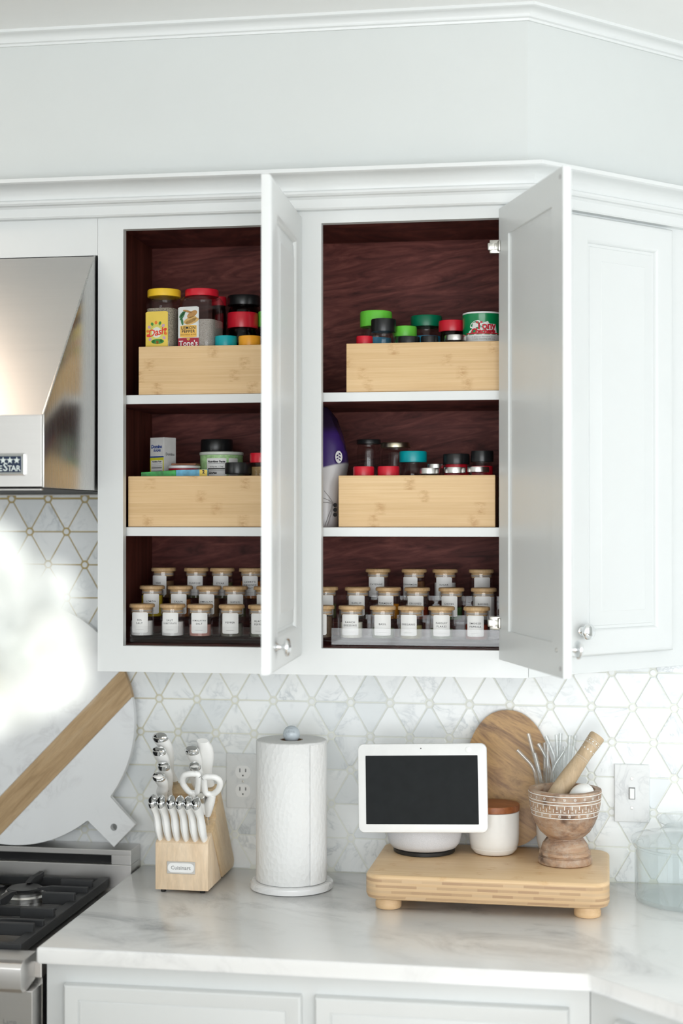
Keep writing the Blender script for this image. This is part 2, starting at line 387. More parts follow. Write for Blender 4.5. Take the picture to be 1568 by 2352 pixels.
# ================================================================== STRUCTURE
D, ZT, ZB, ZCB = .33, 2.2332, 1.4184, 1.3678
XL, XO1, XO1R, XO2, XO2R, XR = .0528, .1043, .4475, .4976, .841, .8908
CEIL = 2.627
RX0, RX1, RY0 = -2.2, 3.4, -5.2
T = math.tan(PI/8)
struct(mk('floor', bx(RX0-.2, RX1+.2, RY0-.2, .2, -.08, 0), FLOORW))
struct(mk('ceiling', bx(RX0-.2, RX1+.2, RY0-.2, .2, CEIL, CEIL+.08), CEILP))
wall = struct(mk('wall_back', bx(RX0-.2, RX1+.2, .008, .15, 0, CEIL), WALLP))
def windowed(name, horiz, a0, a1, w0, w1, z0, z1, c0, c1, idx):
    bm = NBM()
    for p0, p1, q0, q1 in ((a0, w0, 0, CEIL), (w1, a1, 0, CEIL), (w0, w1, 0, z0), (w0, w1, z1, CEIL)):
        if horiz: box(bm, p0, p1, c0, c1, q0, q1)
        else: box(bm, c0, c1, p0, p1, q0, q1)
    w = struct(mk(name, bm, WALLP))
    fb = NBM(); m = (w0+w1)/2; cm = (c0+c1)/2
    for p0, p1, q0, q1 in ((w0, w0+.06, z0, z1), (w1-.06, w1, z0, z1), (w0, w1, z0, z0+.06), (w0, w1, z1-.06, z1), (m-.03, m+.03, z0, z1)):
        if horiz: box(fb, p0, p1, cm-.03, cm+.03, q0, q1)
        else: box(fb, cm-.03, cm+.03, p0, p1, q0, q1)
    f = struct(mk('window_%d' % idx, fb, WHITE))
    pb = NBM()
    if horiz: box(pb, w0+.05, w1-.05, cm-.003, cm+.003, z0+.05, z1-.05)
    else: box(pb, cm-.003, cm+.003, w0+.05, w1-.05, z0+.05, z1-.05)
    mk('pane', pb, GLASSJ, f)
windowed('wall_right', False, RY0, .008, -3.65, -.95, .85, 2.55, RX1, RX1+.1, 1)
struct(mk('wall_left', bx(RX0-.15, RX0, RY0, .008, 0, CEIL), WALLP))
windowed('wall_front', True, RX0, RX1, -.7, 3.1, .12, 2.52, RY0-.1, RY0, 2)

# soffit over the cabinets, with the 45 degree return
def sweep(bm, prof, z=None):
    """profile (out, z) swept along the cabinet front, round the 45 degree corner and back to the wall"""
    rings = []
    for end in range(3):
        r = []
        for o, zz in prof:
            if end == 0: r.append((-1.6, -D-o, zz))
            elif end == 1: r.append((XR+o*T, -D-o, zz))
            else: r.append((XR+D+o*1.41421+.003, .003, zz))
        rings.append(r)
    return loft(bm, rings, True, True)
struct(mk('wall_soffit', prism(NBM(), [(-1.6, -D), (XR, -D), (XR+D+.008, .008), (-1.6, .008)], 'z', 2.3235, CEIL), WALLP))
cove = [(.030+.034*(1-math.cos(a)), 2.290+.024*math.sin(a)) for a in [PI/2*i/6 for i in range(7)]]
crown = [(0, 2.256), (.016, 2.256), (.0185, 2.259), (.0185, 2.275), (.023, 2.279), (.031, 2.2795), (.0345, 2.283), (.0345, 2.287), (.031, 2.290)] + cove + [(.0665, 2.3145), (.070, 2.3165), (.070, 2.3235), (0, 2.3235)]
struct(mk('trim_1', sweep(NBM(), crown), WHITE, smooth=True, ang=25))
cc = [(.010+.016*(1-math.cos(a)), 2.6095+.0105*math.sin(a)) for a in [PI/2*i/5 for i in range(6)]]
struct(mk('trim_2', sweep(NBM(), [(0, 2.6015), (.0045, 2.6015), (.0055, 2.6055), (.010, 2.607)] + cc + [(.030, 2.6203), (.033, 2.6215), (.033, CEIL), (0, CEIL)]), WHITE, smooth=True, ang=25))

# ---------------------------------------------------------------- tiled backsplash: every triangle and dot is a piece
P_, Q_, TX0, TZ0 = .0841, .0724, .0834, 1.2765
gb = NBM(); box(gb, -1.5, 2.0, .0022, .008, .886, 1.3678); box(gb, -1.5, XL, .0022, .008, 1.3678, 1.7235)
mk('grout_bed', gb, GROUT, wall)
def tri_shape(up, gap=.0013, cut=.0100):
    s = 1 if up else -1
    V = [Vector((-P_/2, -Q_/2*s)), Vector((P_/2, -Q_/2*s)), Vector((0, Q_/2*s))]
    c = (V[0]+V[1]+V[2])/3
    pts = []
    for i in range(3):
        a, b, d = V[i], V[(i+1) % 3], V[(i+2) % 3]
        for tgt in (d, b):
            dirv = (tgt-a).normalized(); inw = (c-a); inw = (inw - dirv*inw.dot(dirv)).normalized()
            pts.append(a+dirv*cut+inw*gap)
    return pts
def tile_mesh(name, pts, front=0.0, back=.005, bev=.0009):
    bm = NBM(); c = sum((Vector(p) for p in pts), Vector((0, 0)))/len(pts)
    def ring(k, y): return [bm.verts.new((p[0]-(p[0]-c.x)*k, y, p[1]-(p[1]-c.y)*k)) for p in map(Vector, pts)]
    A, B, C = ring(0, back), ring(0, front+.0007), ring(.035, front)
    n = len(pts)
    for a, b in ((A, B), (B, C)):
        for i in range(n): bm.faces.new((a[i], a[(i+1) % n], b[(i+1) % n], b[i]))
    bm.faces.new(C); bmesh.ops.recalc_face_normals(bm, faces=bm.faces[:])
    me = bpy.data.meshes.new(name); bm.to_mesh(me); bm.free(); me.materials.append(TILE); return me
ME_UP, ME_DN = tile_mesh('triangle_tile', tri_shape(True)), tile_mesh('triangle_tile', tri_shape(False))
ME_DOT = tile_mesh('dot_tile', [(.0060*math.cos(2*PI*i/14), .0060*math.sin(2*PI*i/14)) for i in range(14)]); ME_DOT.materials[0] = DOTM
def rowz(r): return TZ0-(r-6)*Q_
far = []
nt = nd_ = 0
for r in range(0, 11):
    zm = (rowz(r)+rowz(r+1))/2
    for k in range(-44, 50):
        # k counts half steps; apex-up triangles centred on dots of the upper row
        x = TX0+k*P_/2
        upper_even = (r % 2 == 0)
        centred_on_upper = (k % 2 == 0) == upper_even
        me = ME_UP if centred_on_upper else ME_DN
        if r <= 4 and x > .02 and not (r == 4 and .93 < x < 1.95): continue
        if not (-1.4 < x < 1.9): continue
        inside = (-.345 < x < 1.27)
        y = random.uniform(-.0003, .0003)
        if inside: inst('triangle_tile', me, wall, Vector((x, y, zm))-wall.location); nt += 1
        else: far.append((me, (x, y, zm)))
for r in range(0, 12):
    for k in range(-22, 26):
        x = TX0+(k+(.5 if r % 2 else 0))*P_
        if r <= 4 and x > .06 or (r == 4): 
            if not (r == 4 and x < .06): continue
        if r == 11: continue
        if -.33 < x < 1.26: inst('dot_tile', ME_DOT, wall, Vector((x, random.uniform(-.0003, .0002), rowz(r)))-wall.location); nd_ += 1
fb = NBM()
for me, p in far:
    n0 = len(fb.verts); fb.from_mesh(me); fb.verts.ensure_lookup_table()
    for v in fb.verts[n0:]: v.co += Vector(p)
ff = mk('tile_field', fb, TILE, wall); ff['kind'] = 'stuff'
sm = tile_mesh('strip_tile', [(-P_/2+.011, -.0035), (P_/2-.011, -.0035), (P_/2-.010, -.0015), (P_/2-.011, .0035), (-P_/2+.011, .0035), (-P_/2+.010, 0)])
for k in range(-6, 1): inst('strip_tile', sm, wall, Vector((TX0+(k+.5)*P_-P_*1, 0, rowz(0)+.0062))-wall.location)

# ================================================================== DOORS
def rloop(bm, x0, x1, z0, z1, ins, y):
    return [bm.verts.new(p) for p in ((x0+ins, y, z0+ins), (x1-ins, y, z0+ins), (x1-ins, y, z1-ins), (x0+ins, y, z1-ins))]
def bridge(bm, a, b):
    for i in range(4): bm.faces.new((a[i], a[(i+1) % 4], b[(i+1) % 4], b[i]))
def door_meshes(L, z0, z1, t, fw, parent, name='door', M=None, back=True):
    """closed door in local space: x from -L (free edge) to 0 (hinge), inner face y=0, outer face y=-t"""
    bm = NBM()
    seq = [(fw, -.0002), (0, -.0002), (0, -t+.007), (.0018, -t+.003), (.005, -t+.0008), (.010, -t), (fw, -t), (fw+.003, -t+.001), (fw+.006, -t+.004), (fw+.008, -t+.0085), (fw+.008, -.004), (fw, -.004)]
    loops = [rloop(bm, -L, 0, z0, z1, i, y) for i, y in seq]
    for a, b in zip(loops, loops[1:]+loops[:1]): bridge(bm, a, b)
    d = mk(name, bm, WHITE, parent, True, True, 40)
    pb = NBM(); s2 = [(fw+.0045, -.0042), (fw+.0045, -t+.0086), (fw+.013, -t+.0086), (fw+.0145, -t+.0066), (fw+.040, -t+.0022), (fw+.0415, -t+.0012)]
    lp = [rloop(pb, -L, 0, z0, z1, i, y) for i, y in s2]
    for a, b in zip(lp, lp[1:]): bridge(pb, a, b)
    pb.faces.new(lp[0]); pb.faces.new(lp[-1])
    mk('door_panel', pb, WHITE, d, True, True, 25)
    return d
def add_knob(d, x, z, t):
    # axis along -y from the outer face
    prof = [(.0085, 0), (.0085, .0015), (.0062, .003), (.0045, .007), (.0042, .011), (.0058, .0145), (.0135, .0165), (.0158, .019), (.0158, .021), (.0138, .0242), (.008, .0262), (.0002, .0268)]
    M = Matrix.Translation((x, -t, z)) @ Matrix.Rotation(PI/2, 4, 'X')
    mk('knob', lat(prof, 28, M=M), CHROME, d, True, True, 50)
def add_hinge(d, z):
    bm = NBM()
    box(bm, -.012, .0, -.001, .004, z-.010, z+.010, .002)
    box(bm, -.004, .013, .001, .009, z-.006, z+.006, .0015)
    h = mk('hinge', bm, NICKEL, d, True, True)
    return h
def bumper(d, L, z): mk('bumper', lat([(.004, 0), (.0038, .0012), (.002, .002), (.0002, .0022)], 12, M=Matrix.Translation((-L+.012, 0, z)) @ Matrix.Rotation(-PI/2, 4, 'X')), PETPL, d, True, True)

# ================================================================== WALL CABINET (33 inch, two openings)
cab = thing('wall_cabinet', 'white painted wall cabinet with two open doors over mahogany interior', 'cabinet', ((XL+XR)/2, -D/2, ZCB))
fb = NBM()
for a in ((XL, XO1, ZCB, 2.30), (XO1R, XO2, ZB, ZT), (XO2R, XR, ZCB, 2.30)): box(fb, a[0], a[1], -D, -D+.019, a[2], a[3])
box(fb, XO1, XO2R, -D, -D+.019, ZCB, ZB); box(fb, XO1, XO2R, -D, -D+.019, ZT, 2.30)
mk('face_frame', fb, WHITE, cab)
mk('side_panel', bx(XL+.0002, .0620, -D+.019, -.0015, ZCB+.0002, 2.3232), WHITE, cab)
mk('side_panel', bx(.0875-.0135+.8, XR-.0002, -D+.019, -.0015, ZCB+.0002, 2.3232), WHITE, cab)
mk('side_liner', bx(.0620, .0708, -D+.0192, -.0115, ZB-.016, 2.268), MAHOGV, cab)
mk('side_liner', bx(.865, .874, -D+.0192, -.0115, ZB-.016, 2.268), MAHOGV, cab)
mk('back_panel', bx(.0620, .874, -.0115, -.0015, ZB-.016, 2.268), MAHOG, cab)
mk('bottom_panel', bx(.0709, .8649, -D+.0192, -.0116, ZB-.016, ZB), MAHOG, cab)
mk('underside', bx(.0622, .8738, -D+.0192, -.0017, ZCB+.012, ZB-.0161), WHITE, cab)
mk('top_panel', bx(.0709, .8649, -D+.0192, -.0116, 2.252, 2.268), MAHOG, cab)
SH1, SH2 = 1.9105, 1.6502
for z in (SH1, SH2):
    s = mk('shelf', bx(.0712, .8646, -.300, -.013, z-.0178, z), MAHOG, cab)
    mk('edge_band', bx(.0712, .8646, -.3035, -.3001, z-.0178, z, .0008), WHITE, s)
DT = .0185; DZ0, DZ1, DL = ZB-.0160, ZT+.0160, .355
def cab_door(hx, hy, ang, parent, L=DL, z0=DZ0, z1=DZ1, fw=.056, knob=True, lab=None):
    d = door_meshes(L, z0-parent.location.z, z1-parent.location.z, DT, fw, parent)
    d.location = (hx-parent.location.x, hy-parent.location.y, 0); d.rotation_euler = (0, 0, math.radians(ang))
    if lab: d['label'] = lab
    return d
dl = cab_door(.442, -D-.0015, 92.2, cab, lab='open white door seen from its outer face')
add_knob(dl, -.318, 1.447-ZCB, DT); add_hinge(dl, 2.1785-ZCB); add_hinge(dl, 1.4705-ZCB); bumper(dl, DL, DZ1-.015-ZCB); bumper(dl, DL, DZ0+.015-ZCB)
dr = cab_door(.8362, -D-.0015, 110.3, cab, lab='open white door seen from its inner face')
add_knob(dr, -.322, 1.447-ZCB, DT); add_hinge(dr, 2.1785-ZCB); add_hinge(dr, 1.4705-ZCB); bumper(dr, DL, DZ1-.015-ZCB); bumper(dr, DL, DZ0+.015-ZCB)
mk('screw', lat([(.0035, 0), (.003, .001), (.0002, .0012)], 12, M=Matrix.Translation((-.322, 0, 1.447-ZCB)) @ Matrix.Rotation(-PI/2, 4, 'X')), NICKEL, dr, True, True)
# hinge arms fixed to the frame edge, seen in the right opening
for z in (2.1785, 1.4705):
    bm = NBM(); x = XO2R
    box(bm, x-.0220, x-.0005, -.334, -.322, z-.0125, z+.0125, .0015); box(bm, x-.0255, x-.016, -.3365, -.325, z-.007, z+.007, .002)
    lathe(bm, [(.0065, 0), (.006, .0022), (.0003, .0026)], 16, M=Matrix.Translation((x-.0135, -.334, z)) @ Matrix.Rotation(PI/2, 4, 'X'))
    box(bm, x-.008, x+.004, -.3375, -.330, z-.0065, z+.0065, .001)
    mk('hinge_arm', bm, NICKEL, cab, True)

# ================================================================== ANGLED END CABINET
ang = thing('angled_end_cabinet', 'white angled end cabinet with closed raised panel door', 'cabinet', (XR+.0005, -D, ZCB), PI/4)
# local x runs along the 45 degree face, local y goes into the cabinet
LF = D*math.sqrt(2)
W2L = wm(ang).inverted()
bm = prism(NBM(), [(XR+.0006, -D+.0004), (XR+D-.004, -.0042), (XR+.0006, -.0042)], 'z', ZCB, 2.3232, .0006, 1)
mk('body', bm, WHITE, ang)
da = door_meshes(.29, DZ0-ZCB, DZ1-ZCB, DT, .044, ang); da.location = (.38, -.0012, 0)
add_knob(da, -.262, 1.452-ZCB, DT)

# ================================================================== CABINET BRIDGE OVER THE HOOD
hc = thing('hood_cabinet', 'white flush panel cabinet above the steel range hood', 'cabinet', (-.4, -.165, 2.1835))
mk('face_panel', bx(-1.25, XL-.0006, -D, -D+.019, 2.1835, 2.3232, .0006), WHITE, hc)
mk('body', bx(-1.25, XL-.0006, -D+.0191, -.0015, 2.1835, 2.3232), WHITE, hc)

# ================================================================== RANGE HOOD
HX0, HX1 = -.87, .0490
hood = thing('range_hood', 'brushed stainless steel range hood with slanted front', 'range hood', (-.41, -.31, 1.7245))
prof = [(-.003, 1.7245), (-.605, 1.7245), (-.62, 1.7245), (-.62, 1.851), (-.332, 2.181), (-.003, 2.181)]
bm = NBM(); prism(bm, [(-.003, 1.7245), (-.618, 1.7245), (-.618, 1.8515), (-.3325, 2.1815), (-.003, 2.1815)], 'x', HX0+.003, HX1-.004)
mk('canopy', bm, STEEL, hood)
for xa, xb in ((HX0, HX0+.0028), (HX1-.0038, HX1)):
    mk('side_panel', prism(NBM(), [(-.003, 1.722), (-.621, 1.722), (-.621, 1.852), (-.334, 2.1825), (-.003, 2.1825)], 'x', xa, xb, .0006, 2), STEELV, hood, True, ang=60)
mk('lower_front', bx(HX0+.0029, HX1-.0045, -.6208, -.6181, 1.7235, 1.8505, .0006), STEEL, hood)
mk('filter_recess', bx(HX0+.01, HX1-.008, -.60, -.02, 1.7205, 1.7243), DARK, hood)
mk('bottom_rail', bx(HX0+.004, HX1-.008, -.612, -.603, 1.717, 1.7203, .001), STEEL, hood)
mk('bottom_rail', bx(HX0+.004, HX1-.006, -.030, -.004, 1.7178, 1.7204, .001), STEEL, hood)
# name badge
bx0, bx1, bz0, bz1 = -.128, .0155, 1.7434, 1.7829
bd = mk('badge', bx(bx0, bx1, -.6265, -.6209, bz0, bz1, .0022, 1), CHROME, hood)
NAVY = flat('navy_enamel', (.006, .018, .05), .3)
mk('badge_field', bx(bx0+.0065, bx1-.0065, -.6272, -.6263, bz0+.0055, bz1-.0055), NAVY, bd)
PALE = flat('pale_lettering', (.62, .68, .66), .4)
for ch, pxc, sz in (('B', -30, .0140), ('L', -20.5, .0140), ('U', -10.5, .0140), ('E', .8, .0140), ('S', 12.3, .0200), ('T', 22.3, .0140), ('A', 31.3, .0140), ('R', 42.0, .0140)):
    tb = text_bm(ch, sz, bold=.0002); tb.transform(upright(at(pxc, 1076, -.6274).x, -.6274, at(12, 1082.5, -.6274).z+sz*.34)); mk('lettering', tb, PALE, bd)
for k in range(6):
    sb = NBM(); cx = at(38.4-15.7*k, 1057, -.6274).x
    polyf(sb, [(.0066*(1 if i % 2 == 0 else .42)*math.sin(2*PI*i/10), .0066*(1 if i % 2 == 0 else .42)*math.cos(2*PI*i/10)) for i in range(10)])
    sb.transform(upright(cx, -.6274, at(38, 1057.3, -.6274).z)); mk('star', sb, PALE, bd)

# ================================================================== RANGE
rg = thing('gas_range', 'stainless steel gas range with black cast iron grates', 'range', (-.41, -.34, 0))
RX_0, RX_1 = -.87, .0425
bm = NBM(); box(bm, RX_0, RX_1, -.0730, -.0032, .9495, .9610, .0008); box(bm, -.0005, RX_1, -.0730, -.0032, .9296, .9496, .0006)
mk('backguard', bm, STEEL, rg)
mk('vent_slot', bx(RX_0+.002, -.0006, -.0600, -.0034, .9296, .9494), BLACKM, rg)
mk('riser_panel', bx(RX_0, RX_1, -.0725, -.0034, .8700, .9290, .001), STEEL, rg)
mk('cooktop', bx(RX_0, RX_1, -.612, -.0736, .8500, .8800, .002), STEEL, rg)
mk('burner_tray', bx(RX_0+.03, -.012, -.600, -.085, .8802, .8835, .001), BLACKM, rg)
for bxx, by in ((-.145, -.20), (-.145, -.475), (-.42, -.20), (-.42, -.475)):
    b = mk('burner', lat([(.048, 0), (.048, .008), (.040, .010), (.040, .016), (.0002, .016)], 28, (bxx, by, .8838)), SILVER, rg, True)
    mk('burner_cap', lat([(.036, .0), (.037, .004), (.033, .007), (.0002, .008)], 28, (bxx, by, .9000)), BLACKM, b, True)
def grate(x0, x1, y0, y1):
    bm = NBM(); zb, zt = .886, .905; w = .013
    for a in ((x1-w*1.6, x1, y0-.0004, y1+.0004), (x0, x0+w, y0-.0004, y1+.0004)): box(bm, *a, zb-.0004, zt+.0006, .002)
    for a in ((x0+.002, x1-.002, y0, y0+w), (x0+.002, x1-.002, y1-w, y1), (x0+.002, x1-.002, (y0+y1)/2-w/2, (y0+y1)/2+w/2)): box(bm, *a, zb, zt, .002)
    g = mk('grate', bm, IRON, rg)
    yc = (y0+y1)/2
    for cyy in ((y0+yc)/2, (yc+y1)/2):
        cx = (x0+x1)/2
        for dx, dy, l0, l1 in ((1, 0, .035, (x1-x0)/2-.004), (-1, 0, .035, (x1-x0)/2-.004), (0, 1, .035, (yc-y0)/2-.004), (0, -1, .035, (yc-y0)/2-.004)):
            f = NBM(); hw = .0055
            pts = [(l0, .9105), (l0+.03, .9155), (l1, .9155), (l1, .898), (l0+.045, .898)]
            prism(f, pts, 'x', -hw, hw, .0012)
            M = Matrix.Translation((cx, cyy, 0)) @ Matrix.Rotation(math.atan2(dy, dx)-PI/2, 4, 'Z')
            f.transform(M); mk('grate_finger', f, IRON, g)
    for yy in (y0+.085, y0+.195, y1-.085, y1-.195):
        for xs, xe in ((x1-.075, x1-.008), (x0+.008, x0+.075)):
            f = NBM(); box(f, xs, xe, yy-.0065, yy+.0065, .897, .9195, .0012); mk('grate_finger', f, IRON, g)
grate(-.295, -.001, -.598, -.088); grate(-.60, -.305, -.598, -.088)
mk('front_rail', prism(NBM(), [(-.606, .8500), (-.606, .8970), (-.664, .8970), (-.676, .8935), (-.681, .8860), (-.681, .8500), (-.672, .8420), (-.655, .8400)], 'x', RX_0, RX_1-.0125, .001), STEEL, rg, True)
mk('front_panel', bx(RX_0, RX_1-.002, -.654, -.606, .12, .8396, .001), STEEL, rg)
mk('body', bx(RX_0, RX_1-.001, -.6055, -.004, .02, .8495), STEELV, rg)
lb = text_bm('Lamp', .0115); lb.transform(upright(-.0005, -.6543, .7845)); mk('lettering', lb, INKG, rg)

# ================================================================== COUNTERTOP AND BASE CABINETS
CX0, CXC = .0448, 1.0026
ct = NBM(); prism(ct, [(CX0, -.0005), (CX0, -.648), (CXC, -.648), (CXC+.85, -1.498), (2.5, -1.498), (2.5, -.0005)], 'z', .8862, .915, .005, 3)
tag(mk('countertop', ct, COUNTER, smooth=True, ang=30), 'white marble countertop with grey veins and angled front edge', 'countertop')
bc = thing('base_cabinet', 'white base cabinet with raised panel doors under the marble countertop', 'cabinet', (.53, -.31, 0))
mk('body', bx(.052, 1.0030, -.612, -.004, .10, .8858, .0006), WHITE, bc)
mk('toe_kick', bx(.06, .99, -.55, -.01, 0, .0998), WHITE, bc)
def slab_front(L, z0, z1, t, parent):
    bm = NBM(); lp = [rloop(bm, -L, 0, z0, z1, k, y) for k, y in ((.026, -.0002), (0, -.0002), (0, -t+.005), (.0012, -t+.0018), (.0035, -t), (.006, -t+.0002), (.0235, -t+.0040), (.026, -t+.0044))]
    for a, b in zip(lp, lp[1:]+lp[:1]): bridge(bm, a, b)
    d = mk('door', bm, WHITE, parent, True, True, 30)
    pb = NBM(); lp = [rloop(pb, -L, 0, z0, z1, k, y) for k, y in ((.0262, -.0006), (.0262, -t+.0062), (.0280, -t+.0062), (.0295, -t+.0048), (.031, -t+.0046))]
    for a, b in zip(lp, lp[1:]): bridge(pb, a, b)
    pb.faces.new(lp[0]); pb.faces.new(lp[-1]); mk('door_panel', pb, WHITE, d, True, True, 25)
    return d
for a, b in ((.0885, .513), (.5373, .9674)):
    d = slab_front(b-a, .14, .8463, .0185, bc); d.location = (b-bc.location.x, -.6125-bc.location.y, 0)
ac = thing('corner_base_cabinet', 'white base cabinet turned toward the room under the angled counter edge', 'cabinet', (1.0038, -.613, 0), -PI/4)
mk('body', bx(0, 1.18, 0, .38, .10, .8857, .0006), WHITE, ac, local=True)
mk('toe_kick', bx(.02, 1.14, .06, .36, 0, .0998), WHITE, ac, local=True)
d = slab_front(.45, .14, .8463, .0185, ac); d.location = (.52, -.0005, 0)

# ================================================================== RECESSED CEILING LIGHTS
WARM = NB('warm_lamp_glass'); WARM.b.inputs['Emission Color'].default_value = (1, .72, .52, 1); WARM.b.inputs['Emission Strength'].default_value = 10; WARM.base((.9, .85, .8)); WARM = WARM.m
for lx, ly, lab in ((-.46, -.66, 'round recessed ceiling light above the range'),):   # its warm glow is mirrored in the hood, the backguard and the knife caps
    t = thing('recessed_light', lab, 'ceiling light', (lx, ly, CEIL))
    mk('trim_ring', lat([(.078, 0), (.076, -.004), (.058, -.003), (.056, 0)], 36, (lx, ly, CEIL-.0003), cap=False), WHITE, t, True)
    mk('lamp_disc', lat([(.056, -.0012), (.0004, -.0014)], 32, (lx, ly, CEIL-.0003), cap=False), WARM, t)
    l = bpy.data.lights.new('lamp_ceiling_offscreen', 'SPOT'); l.energy = 9; l.color = (1, .80, .62); l.spot_size = 2.2; l.spot_blend = .8; l.shadow_soft_size = .055
    lo = bpy.data.objects.new('lamp_ceiling_offscreen', l); COL.objects.link(lo); lo.parent = t; lo.location = (0, 0, -.012)

# ================================================================== ITEMS IN THE CABINET
def px_x(x, y, Y): return at(x, y, Y).x
# ---------------------------------------------------------------- bamboo bins
def bin_(px0, px1, pytop, Y, zs, depth, label, x0=None, x1=None, top=None):
    a = px_x(px0, pytop, Y) if x0 is None else x0
    b = px_x(px1, pytop, Y) if x1 is None else x1
    zt = top if top else at((px0+px1)/2, pytop, Y).z
    t = thing('bamboo_bin', label, 'bin', ((a+b)/2, Y+depth/2, zs), group='bamboo bins on the shelves')
    mk('front_board', bx(a, b, Y, Y+.0075, zs, zt, .0012), BAMBIN, t)
    mk('back_board', bx(a, b, Y+depth-.0075, Y+depth, zs, zt, .0012), BAMBIN, t)
    mk('side_board', bx(a, a+.006, Y+.0076, Y+depth-.0076, zs, zt, .0012), BAMBIN, t)
    mk('side_board', bx(b-.006, b, Y+.0076, Y+depth-.0076, zs, zt, .0012), BAMBIN, t)
    mk('bin_floor', bx(a+.0061, b-.0061, Y+.0076, Y+depth-.0076, zs, zs+.006), BAMBIN, t)
    return t
YB = -.2965
bin_(318, 690, 793, YB, SH1+.0003, .255, 'bamboo bin on top shelf holding the tall seasoning bottles with yellow and red lids', x1=.435)
bin_(795, 1150, 786, YB, SH1+.0003, .255, 'bamboo bin on top shelf holding the green and red can', x1=.846)
bin_(294, 690, 1093, YB, SH2+.0003, .255, 'bamboo bin on middle shelf holding the white sugar box', x1=.425)
bin_(777, 1137, 1091.5, YB, SH2+.0003, .255, 'bamboo bin on middle shelf beside the purple and white bag')
ZB1, ZB2 = SH1+.0068, SH2+.0068

# ---------------------------------------------------------------- generic capped bottle
def bottle(px0, px1, ytop, ylid, Y, zb, lid, body, name, label, cat, shoulder=.93, ridge=.012, fill=None, band=None, grp=None, neck=True, lidstyle=0, seg=40):
    xc = px_x((px0+px1)/2, ytop, Y); r = span(px0, px1, ytop, Y)/2
    zt = at((px0+px1)/2, ytop, Y).z; zl = at((px0+px1)/2, ylid, Y).z
    t = thing(name, label, cat, (xc, Y, zb), group=grp)
    h = zl-zb; rb = r*shoulder
    prof = [(rb*.9, 0), (rb, .004), (rb, h-.014), (rb*.96, h-.008), (rb*.9, h-.004), (rb*.9, h+.002)]
    mk('body', lat(prof, 32), body, t, True, True)
    e = min(.002, (zt-zl)*.2)
    if lidstyle == 1:   # shallow screw lid with knurled side
        lp = [(r*.97, h), (r, h+.0006), (r, zt-zb-e), (r*.97, zt-zb), (r*.90, zt-zb-.0006), (.0003, zt-zb-.0006)]
    else:
        lp = [(r*.985, h), (r, h+e), (r, zt-zb-e*1.2), (r*.96, zt-zb), (r*.5, zt-zb+.0002), (.0003, zt-zb+.0002)]
    mk('lid', lat(lp, seg*2, ridge=-ridge*.6), lid, t, True, True, 30)
    if fill: mk('contents', lat([(rb*.86, .002), (rb*.93, .004), (rb*.93, h*fill), (.0003, h*fill+.001)], 28), powder(fill_name(label), fillcol(label)), t, True, True)
    if band:
        col, b0, b1 = band
        mk('label', wrap(patch(rb*2*1.9, (b1-b0)*h, 0, 24, .001), rb*1.006, 0, (b0+b1)/2*h), col, t, True, True)
    return t
FILL = {}
def fill_name(l): return 'powder_'+str(abs(hash(l)) % 99999)
def fillcol(l): return FILL.get(l, (.30, .20, .10))

# ---- top shelf, first bin: two tall square bottles
def square_bottle(px0, px1, lx0, lx1, ytop, ylid, yshould, Y, label, lidm, fillm, fillfrac, rot=0):
    zt = at((lx0+lx1)/2, ytop, Y).z-ZB1; zl = at((lx0+lx1)/2, ylid, Y).z-ZB1; zs = at((lx0+lx1)/2, yshould, Y).z-ZB1
    w = span(px0, px1, 740, Y)*.92; xc = px_x((px0+px1)/2+2.5, 740, Y); rl = span(lx0, lx1, ytop, Y)/2
    t = thing('seasoning_bottle', label, 'bottle', (xc, Y, ZB1), rot)
    def ring(k, z, rr): return [(x, y, z) for x, y in rrect(w*k, w*k, rr*w*k, 4)]
    def rnd(r, z): return [(r*math.cos(a), r*math.sin(a), z) for a in [PI/4-PI/4+2*PI*i/24 for i in range(24)]]
    bm = NBM(); loft(bm, [ring(.94, 0, .22), ring(1, .005, .22), ring(1, zs, .22), ring(.97, zs+.006, .25), ring(.90, zs+.011, .32), ring(.80, zl-.006, .48), ring(.78, zl-.003, .49), ring(.78, zl+.001, .49)])
    mk('body', bm, PETPL, t, True, True, 40)
    fb = NBM(); loft(fb, [ring(.95, .002, .22), ring(.955, .005, .22), ring(.955, zs*fillfrac, .22)]); mk('contents', fb, fillm, t, True, True, 40)
    mk('lid', lat([(rl*.98, zl), (rl, zl+.001), (rl, zt-.002), (rl*.97, zt), (rl*.5, zt+.0003), (.0003, zt+.0003)], 80, ridge=-.006), lidm, t, True, True, 30)
    return t, w, zs
def sticker(t, bm, mat, name, y, z, x=0, lab=None, parent=None):
    bm.transform(upright(x, y, z)); o = mk(name, bm, mat, parent or t, local=True)
    return o
HERB = powder('herb_blend', (.42, .38, .30), (.16, .14, .11), 420)
PEPW = powder('lemon_pepper', (.50, .47, .43), (.30, .28, .25), 600)
tb, w, zs = square_bottle(338, 411, 350, 424.5, 667, 683.5, 697, -.2475, 'square clear seasoning bottle with yellow lid and yellow label', YELP, HERB, .93, math.radians(-9))
YLAB = flat('yellow_label', (.82, .60, .10), .5, vary=.03); y0 = -w/2-.0006
lw, lh = w*.80, .088; zc = at(365, 760, -.27).z-ZB1-.006
sticker(tb, patch(lw, lh, 0, 10, .002), YLAB, 'label', y0, zc, -.002)
PGRN = flat('pale_yellow_green', (.70, .68, .16), .5); CREAM = flat('cream_ink', (.80, .80, .72), .5); REDI = flat('red_ink', (.75, .06, .03), .5); PINK = flat('lilac_ink', (.58, .36, .50), .5)
GRNI = flat('green_ink', (.05, .26, .05), .5); ORI = flat('orange_ink', (.80, .22, .03), .5); BRWN = flat('brown_ink', (.42, .22, .03), .5)
cz = zc+.002
